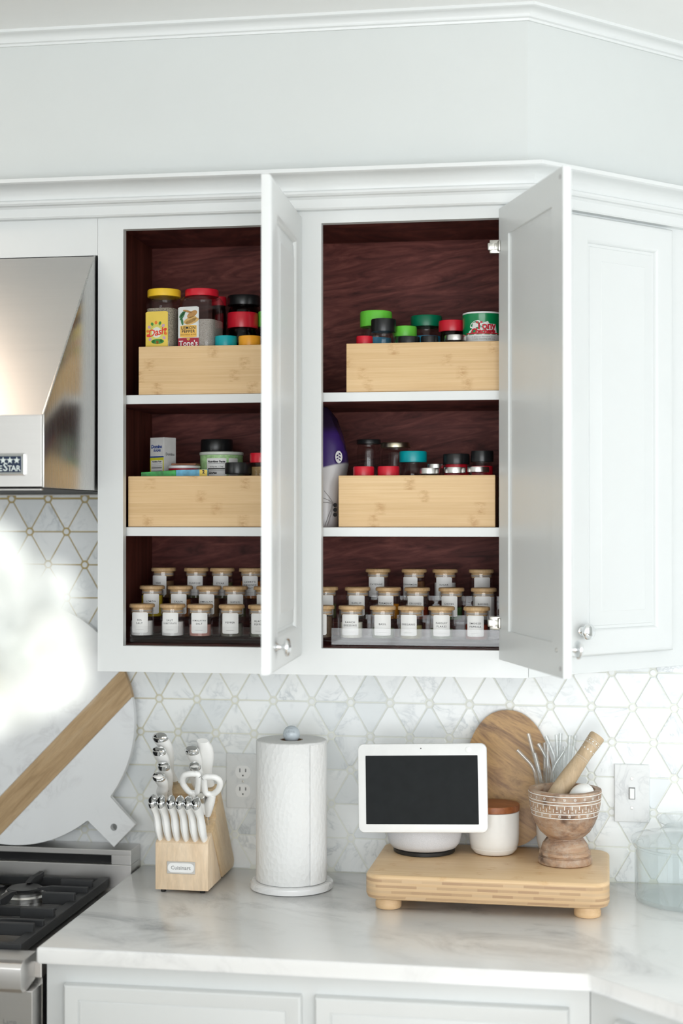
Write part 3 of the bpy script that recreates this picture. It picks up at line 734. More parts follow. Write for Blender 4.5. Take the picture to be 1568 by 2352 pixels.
for k, (mt, rr, yy) in enumerate(((PGRN, .0178, .0003), (CREAM, .0105, .0005))):
    sticker(tb, disc(NBM(), 0, 0, rr, n=28), mt, 'emblem', y0-yy, cz, -.002)
for k in range(14):
    a = 2*PI*k/14+.3; mt = (REDI, PINK, GRNI, ORI, GRNI, PINK, ORI)[k % 7]
    sticker(tb, disc(NBM(), 0, 0, .0036, .0030, 10, a), mt, 'vegetable_print', y0-.0004, cz+.0195*math.sin(a), -.002+.0195*math.cos(a))
tx = text_bm('Dash', .0195, .25, .0004, .92); tx.transform(Matrix.Rotation(.16, 4, 'Z')); sticker(tb, tx, REDI, 'lettering', y0-.0008, cz, -.002)
for word, aa, s in (('SALT-FREE', PI/2, 1),):
    for i, ch in enumerate(word):
        a = aa-(i-(len(word)-1)/2)*.24*s; tx = text_bm(ch, .0042); tx.transform(Matrix.Rotation(a-PI/2, 4, 'Z')); sticker(tb, tx, BRWN, 'lettering', y0-.0007, cz+.0145*math.sin(a), -.002+.0145*math.cos(a))
sticker(tb, disc(NBM(), 0, 0, .014, .005, 16), GRNI, 'print', y0-.0004, zc-lh/2+.034-.006, 0)
t2, w, zs = square_bottle(416, 506, 426, 501, 667, 683, 697, -.2400, 'square clear seasoning bottle with red lid and chicken picture label', REDP, PEPW, .80, math.radians(-9))
y0 = -w/2-.0006; sx = -w*.17; lw = w*.60
lt = at(440, 705, -.27).z-ZB1; lb_ = 0.035
def zp(py): return at(440, py, -.275).z-ZB1
GREYW = flat('label_grey_white', (.66, .69, .68), .5); TAN = flat('chicken_tan', (.60, .37, .12), .5, vary=.2, scale=120); TAN2 = flat('chicken_brown', (.44, .23, .07), .5, vary=.2, scale=120)
GBEAN = flat('bean_green', (.04, .17, .06), .5); LYEL = flat('label_orange_yellow', (.80, .48, .10), .5); DRED = flat('label_dark_red', (.36, .012, .035), .5)
h1 = lt-.045
sticker(t2, patch(lw, h1, 0, 10, .002), GREYW, 'label', y0, lt-h1/2, sx)
for (dx, py, rx, ry, rot, mt) in ((.004, 735, .0145, .0060, .35, TAN), (.008, 722, .012, .006, .5, TAN2), (.008, 738, .015, .0052, .3, TAN), (-.002, 715, .010, .0022, -.25, TAN2), (-.0145, 722, .008, .0026, .9, GBEAN), (-.013, 726, .009, .0028, 1.0, GBEAN), (-.0135, 738, .0075, .0026, 1.75, GBEAN), (-.011, 720, .007, .002, .75, GBEAN)):
    sticker(t2, disc(NBM(), 0, 0, rx, ry, 18, rot), mt, 'food_print', y0-.0004, zp(py), sx+dx)
sticker(t2, patch(lw*.80, zp(747)-zp(775), 0, 4, .001), LYEL, 'label_panel', y0-.0006, (zp(747)+zp(775))/2, sx)
for s, py, sz in (('LEMON', 753, .0088), ('PEPPER', 761.3, .0085), ('SEASONING BLEND', 768.5, .0036)):
    sticker(t2, text_bm(s, sz, bold=.00015, space=1.08), BRWN if sz < .005 else INK, 'lettering', y0-.0008, zp(py), sx)
sticker(t2, patch(lw, zp(776)-.04, 0, 4, .0004), DRED, 'label_panel', y0-.0006, (zp(776)+.04)/2, sx)
sticker(t2, text_bm("Tone's", .0150, bold=.0003), PAPERW, 'lettering', y0-.0009, zp(789), sx)
for a in (-.7, 0, .7): sticker(t2, disc(NBM(), 0, 0, .0030, .0012, 10, PI/2-a), LYEL, 'emblem', y0-.0009, zp(780.5)+.001*math.cos(a), sx+.0022*math.sin(a))

SMK = PETDK
def bt(*a, **k): return bottle(*a, **k)
S1 = 'spice bottles in the top bins'
bt(486, 520, 683, 703, -.10, ZB1, REDP, SMK, 'spice_bottle', 'small dark spice bottle with red lid tucked behind the chicken label bottle', 'bottle')
bt(523, 597, 681, 703, -.10, ZB1, BLACKP, SMK, 'spice_jar', 'smoky jar with wide black lid standing behind the red lid jar', 'jar', ridge=.004)
bt(522.5, 592, 720, 755, -.185, ZB1, REDP, SMK, 'spice_jar', 'smoky spice jar with deep red lid in front of the black lid jar', 'jar', ridge=.002)
bt(593, 658, 717, 752, -.165, ZB1, LIMEP, SMK, 'spice_jar', 'spice jar with lime green lid beside the open door in the top bin', 'jar')
bt(494, 544, 773, 800, -.258, ZB1, TEALP, SMK, 'spice_bottle', 'short spice bottle with teal lid beside the chicken label bottle', 'bottle', ridge=.006)
bt(548, 600, 773, 800, -.258, ZB1, ORAP, SMK, 'spice_bottle', 'short spice bottle with orange lid next to the teal lid bottle', 'bottle', ridge=.006)
# ---- top shelf, second bin
CYAN = flat('cyan_label', (.03, .32, .55), .5)
LIMEB = flat('green_glass_body', (.05, .22, .04), .3)
bt(827, 900, 717, 752, -.160, ZB1, LIMEP, PETPL, 'spice_jar', 'clear jar with tall lime green lid, tallest in its bin', 'jar', ridge=.004, band=(CYAN, .2, .83))
bt(852, 909, 734, 763, -.215, ZB1, BLACKP, PETPL, 'spice_jar', 'clear glass jar with black lid in front of the tall lime green lid', 'jar', ridge=.012, band=(GREYW, .2, .68))
bt(905, 957, 751, 774, -.185, ZB1, LIMEP, LIMEB, 'spice_jar', 'green jar with short lime green lid between two black lids', 'jar', ridge=.004)
bt(943, 1015, 727, 752, -.12, ZB1, GREENP, PETPL, 'spice_jar', 'clear jar with dark green lid and blue label', 'jar', ridge=.01, band=(CYAN, .2, .86))
bt(1007, 1069, 738, 763, -.185, ZB1, REDP, SMK, 'spice_jar', 'smoky jar with red lid between dark green lid jar and the can', 'jar', ridge=.004)
bt(818, 856, 773, 800, -.258, ZB1, REDP, SMK, 'spice_bottle', 'small spice bottle with red lid at the left corner of the upper bin', 'bottle', ridge=.006)
bt(913, 964, 774.5, 800, -.258, ZB1, BLACKP, SMK, 'spice_bottle', 'low black lid bottle in front of the short lime green lid', 'bottle', ridge=.012)
bt(966, 1006, 772.5, 800, -.258, ZB1, BLACKP, SMK, 'spice_bottle', 'low black lid bottle in front of the dark green lid jar', 'bottle', ridge=.012)
bt(1020, 1071, 771, 784, -.25, ZB1, SILVER, PETPL, 'spice_jar', 'jar with knurled silver lid in front of the red lid jar', 'jar', ridge=.02, lidstyle=1)
# green can
Y = -.215; xc = px_x(1107, 740, Y); r = span(1062, 1152, 740, Y)/2; ztp = at(1107, 720, Y).z-ZB1
can = thing('seasoning_can', 'round green seasoning can with white rim and red lettering', 'can', (xc, Y, ZB1))
CGRN = flat('can_green', (.0, .22, .07), .3, coat=.4, vary=.03)
mk('body', lat([(r*.97, 0), (r, .002), (r, ztp-.016), (r*1.006, ztp-.0155), (r*1.006, ztp-.004)], 48), CGRN, can, True, True)
mk('rim', lat([(r*1.006, ztp-.004), (r*1.0, ztp-.001), (r*.9, ztp), (r*.6, ztp-.001), (.0003, ztp-.001)], 48), WPLAST, can, True, True)
def zc_(py): return at(1107, py, Y-r).z-ZB1
whl = flat('can_white', (.74, .74, .72), .45)
mk('label', wrap(patch(r*2.6, zc_(768)-.03, 0, 24, .0005), r*1.004, 0, (zc_(768)+.03)/2), whl, can, True, True)
bm = NBM(); disc(bm, -.012, 0, .012, .006, 16, .5); wrap(bm, r*1.006, 0, zc_(744)); mk('emblem', bm, whl, can, local=True)
bm = NBM(); polyf(bm, [(-.030, -.012), (-.026, -.004), (-.019, .0), (-.017, .012), (-.012, .013), (-.008, .010), (.004, .012), (.013, .015), (.016, .010), (.030, .010), (.034, -.012)]); bm2 = bm
bmesh.ops.triangulate(bm2, faces=bm2.faces[:]); bmesh.ops.subdivide_edges(bm2, edges=bm2.edges[:], cuts=3, use_grid_fill=True); wrap(bm2, r*1.007, 0.02, zc_(755)); mk('emblem', bm2, whl, can, local=True)
RI2 = flat('can_red', (.55, .012, .03), .5)
tx = text_bm('Tony', .0205, .0, .0006, .92); wrap(tx, r*1.012, .27, zc_(748)); mk('lettering', tx, RI2, can, local=True)
tx = text_bm('Chachere', .0135, .1, .0008, .92); wrap(tx, r*1.013, .12, zc_(760.5)); mk('lettering', tx, RI2, can, local=True)
bm = patch(r*1.9, .0022, 0, 20, .0008); wrap(bm, r*1.011, .08, zc_(765)); mk('print', bm, RI2, can, local=True)
for s, py in (('A delicious alternative to salt', 773), ('Creole Seasoning adds zest', 778)):
    tx = text_bm(s, .0042); wrap(tx, r*1.008, .15, zc_(py)); mk('lettering', tx, INKG, can, local=True)

# ---- middle shelf, first bin
Y = -.20; p0 = at(347, 1080, Y); 
bxw = span(347, 388, 1050, Y)/.93; zt = at(366, 1004.5, Y).z-ZB2
sg = thing('sugar_box', 'white and yellow sugar carton with blue lettering', 'box', (p0.x+bxw*.48, Y+.02, ZB2), math.radians(-30))
mk('carton', bx(-bxw/2, bxw/2, -.017, .017, 0, zt, .0006), flat('carton_white', (.62, .62, .61), .6), sg, local=True)
BLUI = flat('blue_ink', (.02, .06, .26), .5); LEMY = flat('lemon_print', (.62, .60, .04), .5)
def zd(py): return at(366, py, Y-.005).z-ZB2
fy = -.0173
sticker(sg, patch(bxw*.985, zd(1048.5)-.002, 0, 2, .0002), LEMY, 'print', fy, (zd(1048.5)+.002)/2)
sticker(sg, patch(bxw*.985, .0030, 0, 2, .0002), BLUI, 'print', fy-.0002, zd(1049))
sticker(sg, patch(bxw*.84, zd(1057)-.01, 0, 2, .0002), PAPERW, 'print', fy-.0003, (zd(1057)+.01)/2)
sticker(sg, text_bm('Domino', .0098, .1, .0004, .95), BLUI, 'lettering', fy-.0004, zd(1025.5), -.0008)
sticker(sg, text_bm('SUGAR', .0062, 0, .0003, 1.05), BLUI, 'lettering', fy-.0004, zd(1034.5), .001)
sticker(sg, text_bm('Nutrition Facts', .0044, 0, .0002), INK, 'lettering', fy-.0006, zd(1060))
for py in (1065, 1070, 1074, 1081): sticker(sg, patch(bxw*.74, .0009 if py != 1074 else .0025, 0, 1, 0), INKG, 'print', fy-.0006, zd(py))
bm = text_bm('Domino', .0078, 0, .0003, .95); bm.transform(Matrix.Translation((bxw/2+.0004, .0, zd(1043))) @ Matrix.Rotation(PI/2, 4, 'Z') @ Matrix.Rotation(PI/2, 4, 'X')); mk('lettering', bm, INKG, sg, local=True)
RPAP = flat('red_paper', (.42, .01, .03), .45)
Y = -.205; xc = px_x(423, 1072, Y); r = span(387, 459, 1072, Y)/2; zt = at(423, 1070, Y).z-ZB2
tn = thing('round_tub', 'red round tub with white lid beside the sugar carton', 'tub', (xc, Y, ZB2))
mk('body', lat([(r*.93, 0), (r*.97, .003), (r*.97, zt-.006)], 36), RPAP, tn, True, True)
mk('lid', lat([(r*.97, zt-.0058), (r, zt-.005), (r, zt-.001), (r*.96, zt), (.0003, zt)], 36), WPLAST, tn, True, True)
tag(mk('flat_packet', bx(px_x(399, 1068, Y), px_x(455, 1068, Y), Y-.02, Y+.02, ZB2+zt+.0005, ZB2+zt+.0045, .001), flat('copper_card', (.24, .09, .04), .5)), 'flat copper brown packet lying on the red tub', 'packet')
bt(462, 534, 1010, 1038, -.10, ZB2, BLACKP, SMK, 'shaker_jar', 'jar with wide black flip lid behind the pale green tub', 'jar', ridge=.0)
Y = -.17; xc = px_x(509, 1050, Y); r = span(459.5, 558.5, 1045, Y)/2; zt = at(509, 1039, Y).z-ZB2
tubb = thing('food_tub', 'pale green round tub with nutrition facts panel and clear lid', 'tub', (xc, Y, ZB2))
mk('body', lat([(r*.92, 0), (r*.95, .003), (r*.97, zt-.007)], 44), flat('mint_tub', (.36, .58, .27), .45, vary=.25, scale=150), tubb, True, True)
mk('lid', lat([(r*.96, zt-.0068), (r, zt-.006), (r, zt-.001), (r*.97, zt), (.0003, zt-.0004)], 44), flat('frosted_lid', (.60, .64, .58), .35), tubb, True, True)
def zq(py): return at(509, py, Y-r).z-ZB2
mk('label', wrap(patch(.042, zq(1052)-.02, 0, 12, .0006), r*.985, -.02, (zq(1052)+.02)/2), PAPERW, tubb, local=True)
mk('label', wrap(patch(.022, zq(1052)-.02, 0, 6, .0006), r*.985, .80, (zq(1052)+.02)/2), PAPERW, tubb, local=True)
tx = text_bm('Nutrition Facts', .0060, 0, .0003); wrap(tx, r*.992, -.02, zq(1060)); mk('lettering', tx, INK, tubb, local=True)
tx = text_bm('Serving size   1 Tbsp', .0034); wrap(tx, r*.992, -.02, zq(1071.5)); mk('lettering', tx, INK, tubb, local=True)
tx = text_bm('Calories', .0060, 0, .0003, align='LEFT'); tx.transform(Matrix.Translation((-.019, 0, 0))); wrap(tx, r*.992, -.02, zq(1086)); mk('lettering', tx, INK, tubb, local=True)
for py, hh in ((1064.5, .0006), (1076.5, .0022), (1081, .0005)): mk('print', wrap(patch(.038, hh, 0, 10, .0001), r*.992, -.02, zq(py)), INK, tubb, local=True)
bt(517, 577, 1063, 1089, -.235, ZB2, BLACKP, PETPL, 'spice_jar', 'jar with black lid in front of the pale green tub', 'jar', ridge=.008)
FILL['spice bottle with red lid and tan powder beside the pale green tub'] = (.46, .31, .13)
bt(574, 628, 1041, 1063, -.225, ZB2, REDP, PETPL, 'spice_bottle', 'spice bottle with red lid and tan powder beside the pale green tub', 'bottle', fill=.93, band=(RPAP, .1, .40))
# bright packets lying along the front of the bin
PKG = flat('packet_green', (.03, .32, .06), .4, vary=.5, scale=60); PKB = flat('packet_blue', (.12, .42, .62), .4, vary=.35, scale=50)
a0, a1, a2 = px_x(325, 1083, -.262), px_x(405, 1083, -.262), px_x(478, 1080, -.262)
zt1 = at(400, 1080, -.262).z
pk = thing('drink_mix_packet', 'green and blue drink mix packet standing behind the bin front', 'packet', ((a0+a2)/2, -.262, ZB2))
for xa, xb, m, zz0, zz1 in ((a0, a1, PKG, at(325, 1085, -.262).z, zt1), (a1+.0001, a2, PKB, zt1, at(478, 1077.5, -.262).z)):
    bm = NBM(); prism(bm, [(xa, ZB2), (xb, ZB2), (xb, zz1), (xa, zz0)], 'y', -.266, -.258, .0006, 1); mk('print_panel', bm, m, pk)
mk('label', bx(px_x(458, 1085, -.2665), px_x(476, 1085, -.2665), -.2668, -.2661, ZB2+.07, at(468, 1078.5, -.2665).z), YLAB, pk)
tx = text_bm('2', .009, 0, .0005); tx.transform(upright(px_x(467, 1084, -.267), -.2669, at(467, 1084, -.267).z)); mk('lettering', tx, INK, pk)

# ---- middle shelf, second bin
WHB = flat('white_cap_band', (.7, .7, .7), .4)
bt(819, 874, 1010, 1020.5, -.12, ZB2, BLACKP, PETPL, 'glass_jar', 'empty clear jar with thin black lid in the middle shelf bin', 'jar', ridge=.004, shoulder=.97, lidstyle=1)
bt(874, 942, 1017, 1029, -.12, ZB2, GOLDT, PETPL, 'glass_jar', 'clear jar with brass coloured metal lid in the middle shelf bin', 'jar', ridge=.0, shoulder=.95, lidstyle=1)
bt(917, 980, 1037, 1062, -.18, ZB2, TEALP, PETPL, 'spice_jar', 'clear jar with teal lid and green contents', 'jar', ridge=.004, band=(flat('sea_green', (.0, .30, .20), .5), .2, .72))
bt(811, 859, 1072, 1100, -.255, ZB2, REDP, SMK, 'spice_bottle', 'low red lid bottle in front of the thin black lid jar', 'bottle', ridge=.006)
bt(867, 917, 1071.5, 1100, -.255, ZB2, REDP, SMK, 'spice_bottle', 'low red lid bottle in front of the brass lid jar', 'bottle', ridge=.006)
bt(981, 1018, 1066, 1076, -.215, ZB2, SILVER, PETPL, 'spice_jar', 'small jar with silver lid behind the knurled silver lids, next to the teal lid', 'jar', ridge=.02, lidstyle=1)
G3 = 'jars with knurled silver lids'
bt(961, 1010, 1075.5, 1089, -.258, ZB2, SILVER, PETPL, 'spice_jar', 'low jar with knurled silver lid in front of the teal lid jar', 'jar', ridge=.02, lidstyle=1)
bt(1019.5, 1070, 1073.5, 1087, -.258, ZB2, SILVER, PETPL, 'spice_jar', 'low jar with knurled silver lid in front of the shorter black lid jar', 'jar', ridge=.02, lidstyle=1)
bt(1072, 1123, 1072.5, 1085, -.258, ZB2, SILVER, PETPL, 'spice_jar', 'low jar with knurled silver lid in front of the taller black lid jar', 'jar', ridge=.02, lidstyle=1)
bt(1017, 1078, 1043, 1067, -.195, ZB2, BLACKP, REDP, 'spice_jar', 'red jar with black lid, the shorter of two in the middle bin', 'jar', ridge=.01)
bt(1081, 1133, 1036, 1061, -.210, ZB2, BLACKP, PETPL, 'spice_jar', 'clear jar with black lid and red label, the taller of two in the middle bin', 'jar', ridge=.01, band=(REDP, .2, .93))

# ---- purple and white bag beside the bin
bag = thing('food_bag', 'purple and white printed foil bag standing beside the bamboo bin', 'bag', (.478, -.19, SH2+.0004))
secs = []
for z, xr, xl, yd in ((0, .0345, -.040, .060), (.02, .0365, -.042, .062), (.08, .040, -.043, .060), (.125, .0465, -.044, .052), (.145, .0475, -.044, .048), (.165, .043, -.043, .043), (.185, .036, -.042, .036), (.20, .030, -.041, .028), (.215, .0245, -.040, .020), (.232, .0150, -.038, .010), (.2395, .008, -.037, .0022), (.2405, .006, -.036, .0012)):
    ring = []
    for i in range(28):
        a = 2*PI*i/28; c, s = math.cos(a), math.sin(a)
        px_, py_ = math.copysign(abs(c)**.55, c), math.copysign(abs(s)**.55, s)
        x = (xr+xl)/2+px_*(xr-xl)/2; y = py_*yd
        if z > .02: x += .0035*math.sin(5*a+z*60)*min(1, z*5)*(1 if z < .23 else 0)
        ring.append((x, y, z))
    secs.append(ring)
def bag_mat():
    b = NB('printed_foil'); tc = b.n('ShaderNodeTexCoord'); s = b.n('ShaderNodeSeparateXYZ'); b.l(tc.outputs['Object'], s.inputs[0])
    f = b.ramp(b.math('ADD', s.outputs[2], b.math('MULTIPLY', s.outputs[0], -.25)), [(.1135, (0, 0, 0)), (.114, (1, 1, 1))]); f2 = b.ramp(s.outputs[2], [(.185, (0, 0, 0)), (.20, (1, 1, 1))])
    c = b.mix(f, (.62, .61, .62), (.045, .018, .145)); c = b.mix(f2, c, (.022, .012, .035)); b.base(c); MATS['foil'] = b.set(.28, .0, .6); return b.m
mk('pouch', loft(NBM(), secs), bag_mat(), bag, True, True, 60)
bm = disc(NBM(), 0, 0, .0085, .0125, 20, -.1); bm.transform(Matrix.Translation((.0385, -.0475, .138)) @ Matrix.Rotation(.75, 4, 'Z') @ Matrix.Rotation(PI/2-.1, 4, 'X')); mk('emblem', bm, PAPERW, bag, local=True)
PURP = flat('purple_ink', (.03, .012, .10), .4)
for i in range(5):
    bm = disc(NBM(), 0, 0, .0028, .0014, 8, .6 if i % 2 else -.6); bm.transform(Matrix.Translation((.0385+(-.0022 if i % 2 else .0018), -.0482-(.002 if i % 2 else -.001), .132+.003*i)) @ Matrix.Rotation(.75, 4, 'Z') @ Matrix.Rotation(PI/2-.1, 4, 'X')); mk('emblem_leaf', bm, PURP, bag, local=True)
for pts in ([(.013, .0, .0), (.020, 0, .020), (.026, 0, .034), (.029, 0, .047)], [(.029, 0, .047), (.022, 0, .058), (.012, 0, .070)], [(.029, 0, .046), (.020, 0, .052), (.010, 0, .056)], [(.029, 0, .045), (.018, 0, .047), (.008, 0, .0475)], [(.029, 0, .045), (.027, 0, .030), (.022, 0, .012), (.018, 0, .001)]):
    mk('plant_print', tube(NBM(), [(x, -.0625, z+.001) for x, y, z in pts], .0004, 5), INKG, bag, local=True)
for k in range(3): bm = disc(NBM(), 0, 0, .0042, n=14); bm.transform(upright(.0335, -.0615, .024+.0095*k) @ Matrix.Rotation(.5, 4, 'Y')); mk('print', bm, INK, bag, local=True)

# ---------------------------------------------------------------- tiered acrylic risers
JF = dict(front=(-.262, 1.4315), mid=(-.195, 1.4650), back=(-.128, 1.4995))
def riser(x0, x1, lip0, label, lipmat):
    t = thing('tiered_riser', label, 'riser', ((x0+x1)/2, -.19, ZB+.0003))
    z0 = ZB+.0003
    for (Y, zt), nm in ((JF['front'], 'tier'), (JF['mid'], 'tier'), (JF['back'], 'tier')):
        mk('tier', bx(x0, x1, Y-.0325, Y+.0325, zt-.0028, zt-.0002, .0004), ACRYL, t)
    for Y, za, zb in ((-.2285, JF['front'][1], JF['mid'][1]-.003), (-.1615, JF['mid'][1], JF['back'][1]-.003)):
        mk('step_riser', bx(x0, x1, Y-.0009, Y+.0012, za, zb+.016, .0004), ACRYL, t)
    for xx in (x0, x1-.0025):
        mk('side_support', prism(NBM(), [(-.292, z0), (-.096, z0), (-.096, JF['back'][1]-.003), (-.160, JF['back'][1]-.003), (-.160, JF['mid'][1]-.003), (-.227, JF['mid'][1]-.003), (-.227, JF['front'][1]-.003), (-.292, JF['front'][1]-.003)], 'x', xx, xx+.0025), ACRYL, t)
    mk('front_lip', bx(lip0, x1, -.2975, -.2948, z0+.004, 1.4552, .0005), lipmat, t)
    mk('foot_rail', bx(lip0, x1, -.3015, -.2978, z0, z0+.003, .0006), ACRYL, t)
    return t
riser(.0985, .466, .0990, 'clear acrylic tiered riser under the spice jars, beside the cabinet side wall', ACRYL)
riser(.470, .8600, .5114, 'acrylic tiered riser with cloudy front lip, under the spice jars near the hinge', ACRYLH)

# ---------------------------------------------------------------- spice jars with bamboo lids
JH, JR, LR = .0655, .0236, .0256
gm = lat([(JR-.004, .0), (JR-.001, .0008), (JR, .003), (JR, .0565), (JR-.0016, .0572), (JR-.0018, .0555), (JR-.0018, .004), (JR-.004, .0026), (.0003, .0024)], 36)
g_o = mk('glass', gm, GLASSJ, None, True, True); ME_G = g_o.data; bpy.data.objects.remove(g_o)
lm = lat([(JR-.0035, .0480), (JR-.003, .0485), (JR-.003, .0580), (LR-.001, .0582), (LR, .0592), (LR, .0635), (LR-.0016, JH), (LR*.5, JH+.0002), (.0003, JH+.0002)], 36)
l_o = mk('lid', lm, BAMLID, None, True, True); ME_L = l_o.data; bpy.data.objects.remove(l_o)
sm_ = lat([(JR-.0030, .0505), (JR-.0022, .0512), (JR-.0030, .0522), (JR-.0022, .0532), (JR-.0030, .0542)], 30, cap=False)
s_o = mk('seal', sm_, flat('silicone_seal', (.45, .42, .40), .4), None, True, True); ME_S = s_o.data; bpy.data.objects.remove(s_o)
pm = wrap(patch(.0345, .0405, 0, 12, .0018), JR+.0003, 0, .0295); p_o = mk('label', pm, PAPERW, None, True, True); ME_P = p_o.data; bpy.data.objects.remove(p_o)
cm = lat([(JR-.0045, .0032), (JR-.0026, .0045), (JR-.0022, .006), (JR-.0022, .0495), (.0003, .0505)], 28); c_o = mk('contents', cm, WHB, None, True, True); ME_C = c_o.data; bpy.data.objects.remove(c_o)
SP = {'salt': ((.80, .80, .79), (.70, .70, .69)), 'pink': ((.62, .33, .28), (.50, .24, .20)), 'pepper': ((.20, .185, .15), (.05, .048, .04)), 'gpepper': ((.24, .25, .20), (.09, .095, .075)),
      'lemon': ((.62, .46, .03), (.35, .25, .02)), 'cajun': ((.34, .12, .03), (.24, .08, .02)), 'brown': ((.21, .12, .06), (.09, .05, .03)), 'herb': ((.20, .20, .09), (.07, .075, .03)), 'green': ((.10, .13, .05), (.03, .045, .015)),
      'orange': ((.50, .17, .03), (.36, .10, .02)), 'seed': ((.16, .10, .06), (.03, .02, .015)), 'cream': ((.70, .69, .60), (.60, .59, .50)), 'oreg': ((.36, .30, .13), (.12, .11, .05)), 'parsley': ((.24, .27, .17), (.10, .12, .07)),
      'paprika': ((.24, .035, .015), (.17, .02, .01)), 'turmeric': ((.62, .25, .02), (.52, .18, .01)), 'red': ((.30, .04, .015), (.12, .02, .01)), 'chive': ((.05, .13, .03), (.02, .055, .015)), 'cinn': ((.22, .10, .045), (.16, .07, .03)), 'none': ((.1, .08, .07), (.06, .05, .04))}
JG = 'glass spice jars with bamboo lids'
def jar(row, px, py, text, off, spice, fill, where, lidy=None):
    Y, zb = JF[row]; x = px_x(px, py, Y)
    zb2 = at(px, py, Y).z-JH; zb2 = max(zb, min(zb+.0015, zb2)) if False else zb
    t = thing('spice_jar', where, 'jar', (x, Y, zb2), group=JG)
    inst('glass', ME_G, t); inst('lid', ME_L, t, rz=random.uniform(0, 6)); inst('seal', ME_S, t)
    ca = math.atan2(CAM.x-x, -(CAM.y-Y))     # turn toward the camera side, then the label's own turn
    off_r = math.asin(max(-.8, min(.8, off*.00085/JR)))
    lab = inst('label', ME_P, t, rz=ca+off_r)
    if text:
        lines = text.split('/')
        for i, s in enumerate(lines):
            if not s.strip(): continue
            sz = .0050 if len(s) < 9 else .0042
            tx = text_bm(s, sz, bold=.00004, space=1.25); wrap(tx, JR+.0006, 0, .0312-(i-(len(lines)-1)/2)*.0062); mk('lettering', tx, INK, lab, local=True)
    mk('rule', wrap(patch(.017, .00035, 0, 6, .0001), JR+.0006, 0, .0155), INKG, lab, local=True)
    c = inst('contents', ME_C.copy(), t, scale=(1, 1, fill)); c.data.materials[0] = powder('spice_'+spice, SP[spice][0], SP[spice][1], 700); c.location.z = .0032*(1-fill)
    return t
L = lambda s: 'glass spice jar with bamboo lid labelled '+s
jar('back', 375.7, 1306, 'NNE/ ', -13, 'brown', .75, 'glass spice jar with label turned away, back tier beside the cabinet side wall')
jar('back', 451, 1304.5, 'PURPOSE/ ', -4.5, 'herb', .5, L('PURPOSE'))
jar('back', 510.4, 1307.6, 'STEAK/ ', -5, 'herb', .7, L('STEAK'))
jar('back', 577, 1308, "LAWRY'S/SEASONED/SALT", -4, 'orange', .75, L("SEASONED SALT, orange contents"))
jar('mid', 349.3, 1345, 'LEMON/ ', -3, 'lemon', .92, L('LEMON, yellow contents'))
jar('mid', 414, 1345, 'CAJUN/ ', -5, 'cajun', .75, L('CAJUN'))
jar('mid', 479.5, 1347, 'JAMAICAN/ ', -7, 'brown', .8, L('JAMAICAN'))
jar('mid', 540, 1347, 'GARLIC/SALT', 0, 'herb', .4, L('GARLIC SALT'))
jar('mid', 611, 1348.6, 'IT/ ', -5, 'green', .6, 'glass spice jar behind the BLACK PEPPER jar, mostly hidden by the open door')
jar('front', 326, 1386, 'SEA/SALT', -6, 'salt', .62, L('SEA SALT, white contents'))
jar('front', 396.5, 1387, 'SALT/SUBSTITUTE', -7, 'salt', .60, L('SALT SUBSTITUTE, white contents'))
jar('front', 460, 1388, 'HIMALAYAN/SALT', -3, 'pink', .48, L('HIMALAYAN SALT, pink contents'))
jar('front', 532, 1388, 'PEPPER', -4, 'pepper', .55, L('PEPPER, grey contents, beside the pink salt'))
jar('front', 599, 1391.5, 'BLACK/PEPPER', -5, 'gpepper', .5, L('BLACK PEPPER'))
jar('back', 868, 1306, 'CAYENNE/ ', -5, 'none', .3, L('CAYENNE'))
jar('back', 950.8, 1306, 'CINNAMON/ ', -12, 'cinn', .8, L('CINNAMON'))
jar('back', 1021.8, 1307.7, 'SUGAR/ ', -3, 'salt', .75, L('SUGAR'))
jar('back', 1105.4, 1307, '', 2, 'none', .3, 'glass spice jar with plain white label behind the BAKING SODA jar')
jar('mid', 747, 1345, '', 0, 'herb', .6, 'glass spice jar half hidden by the cabinet stile, on the middle tier')
jar('mid', 821, 1347, 'GARLIC/POWDER', -3, 'none', .25, L('GARLIC POWDER'))
jar('mid', 891.6, 1348, 'TURMERIC/ ', -8, 'turmeric', .62, 'glass spice jar with orange contents behind the BASIL jar')
jar('mid', 957.8, 1348, 'CRUSHED/RED PEPPER', -5, 'red', .5, L('CRUSHED RED PEPPER'))
jar('mid', 1036.4, 1348.7, 'CHIVES/ ', -6, 'chive', .5, L('CHIVES, green contents'))
jar('mid', 1110.8, 1347.5, 'BAKING/SODA', -2, 'salt', .98, L('BAKING SODA'))
jar('front', 738, 1389, '', -8, 'seed', .9, 'glass spice jar of dark seeds half hidden by the cabinet stile, on the front tier')
jar('front', 807, 1388.5, 'RANCH/DRESSING', -3.6, 'cream', .65, L('RANCH DRESSING'))
jar('front', 879, 1390, 'BASIL', -1, 'parsley', .42, L('BASIL'))
jar('front', 943.8, 1389.6, 'OREGANO', -7, 'oreg', .55, L('OREGANO'))
jar('front', 1013.7, 1389, 'PARSLEY/FLAKES', 0, 'parsley', .42, L('PARSLEY FLAKES'))
jar('front', 1094.5, 1391, 'SMOKED/PAPRIKA', -3.5, 'paprika', .6, L('SMOKED PAPRIKA'))

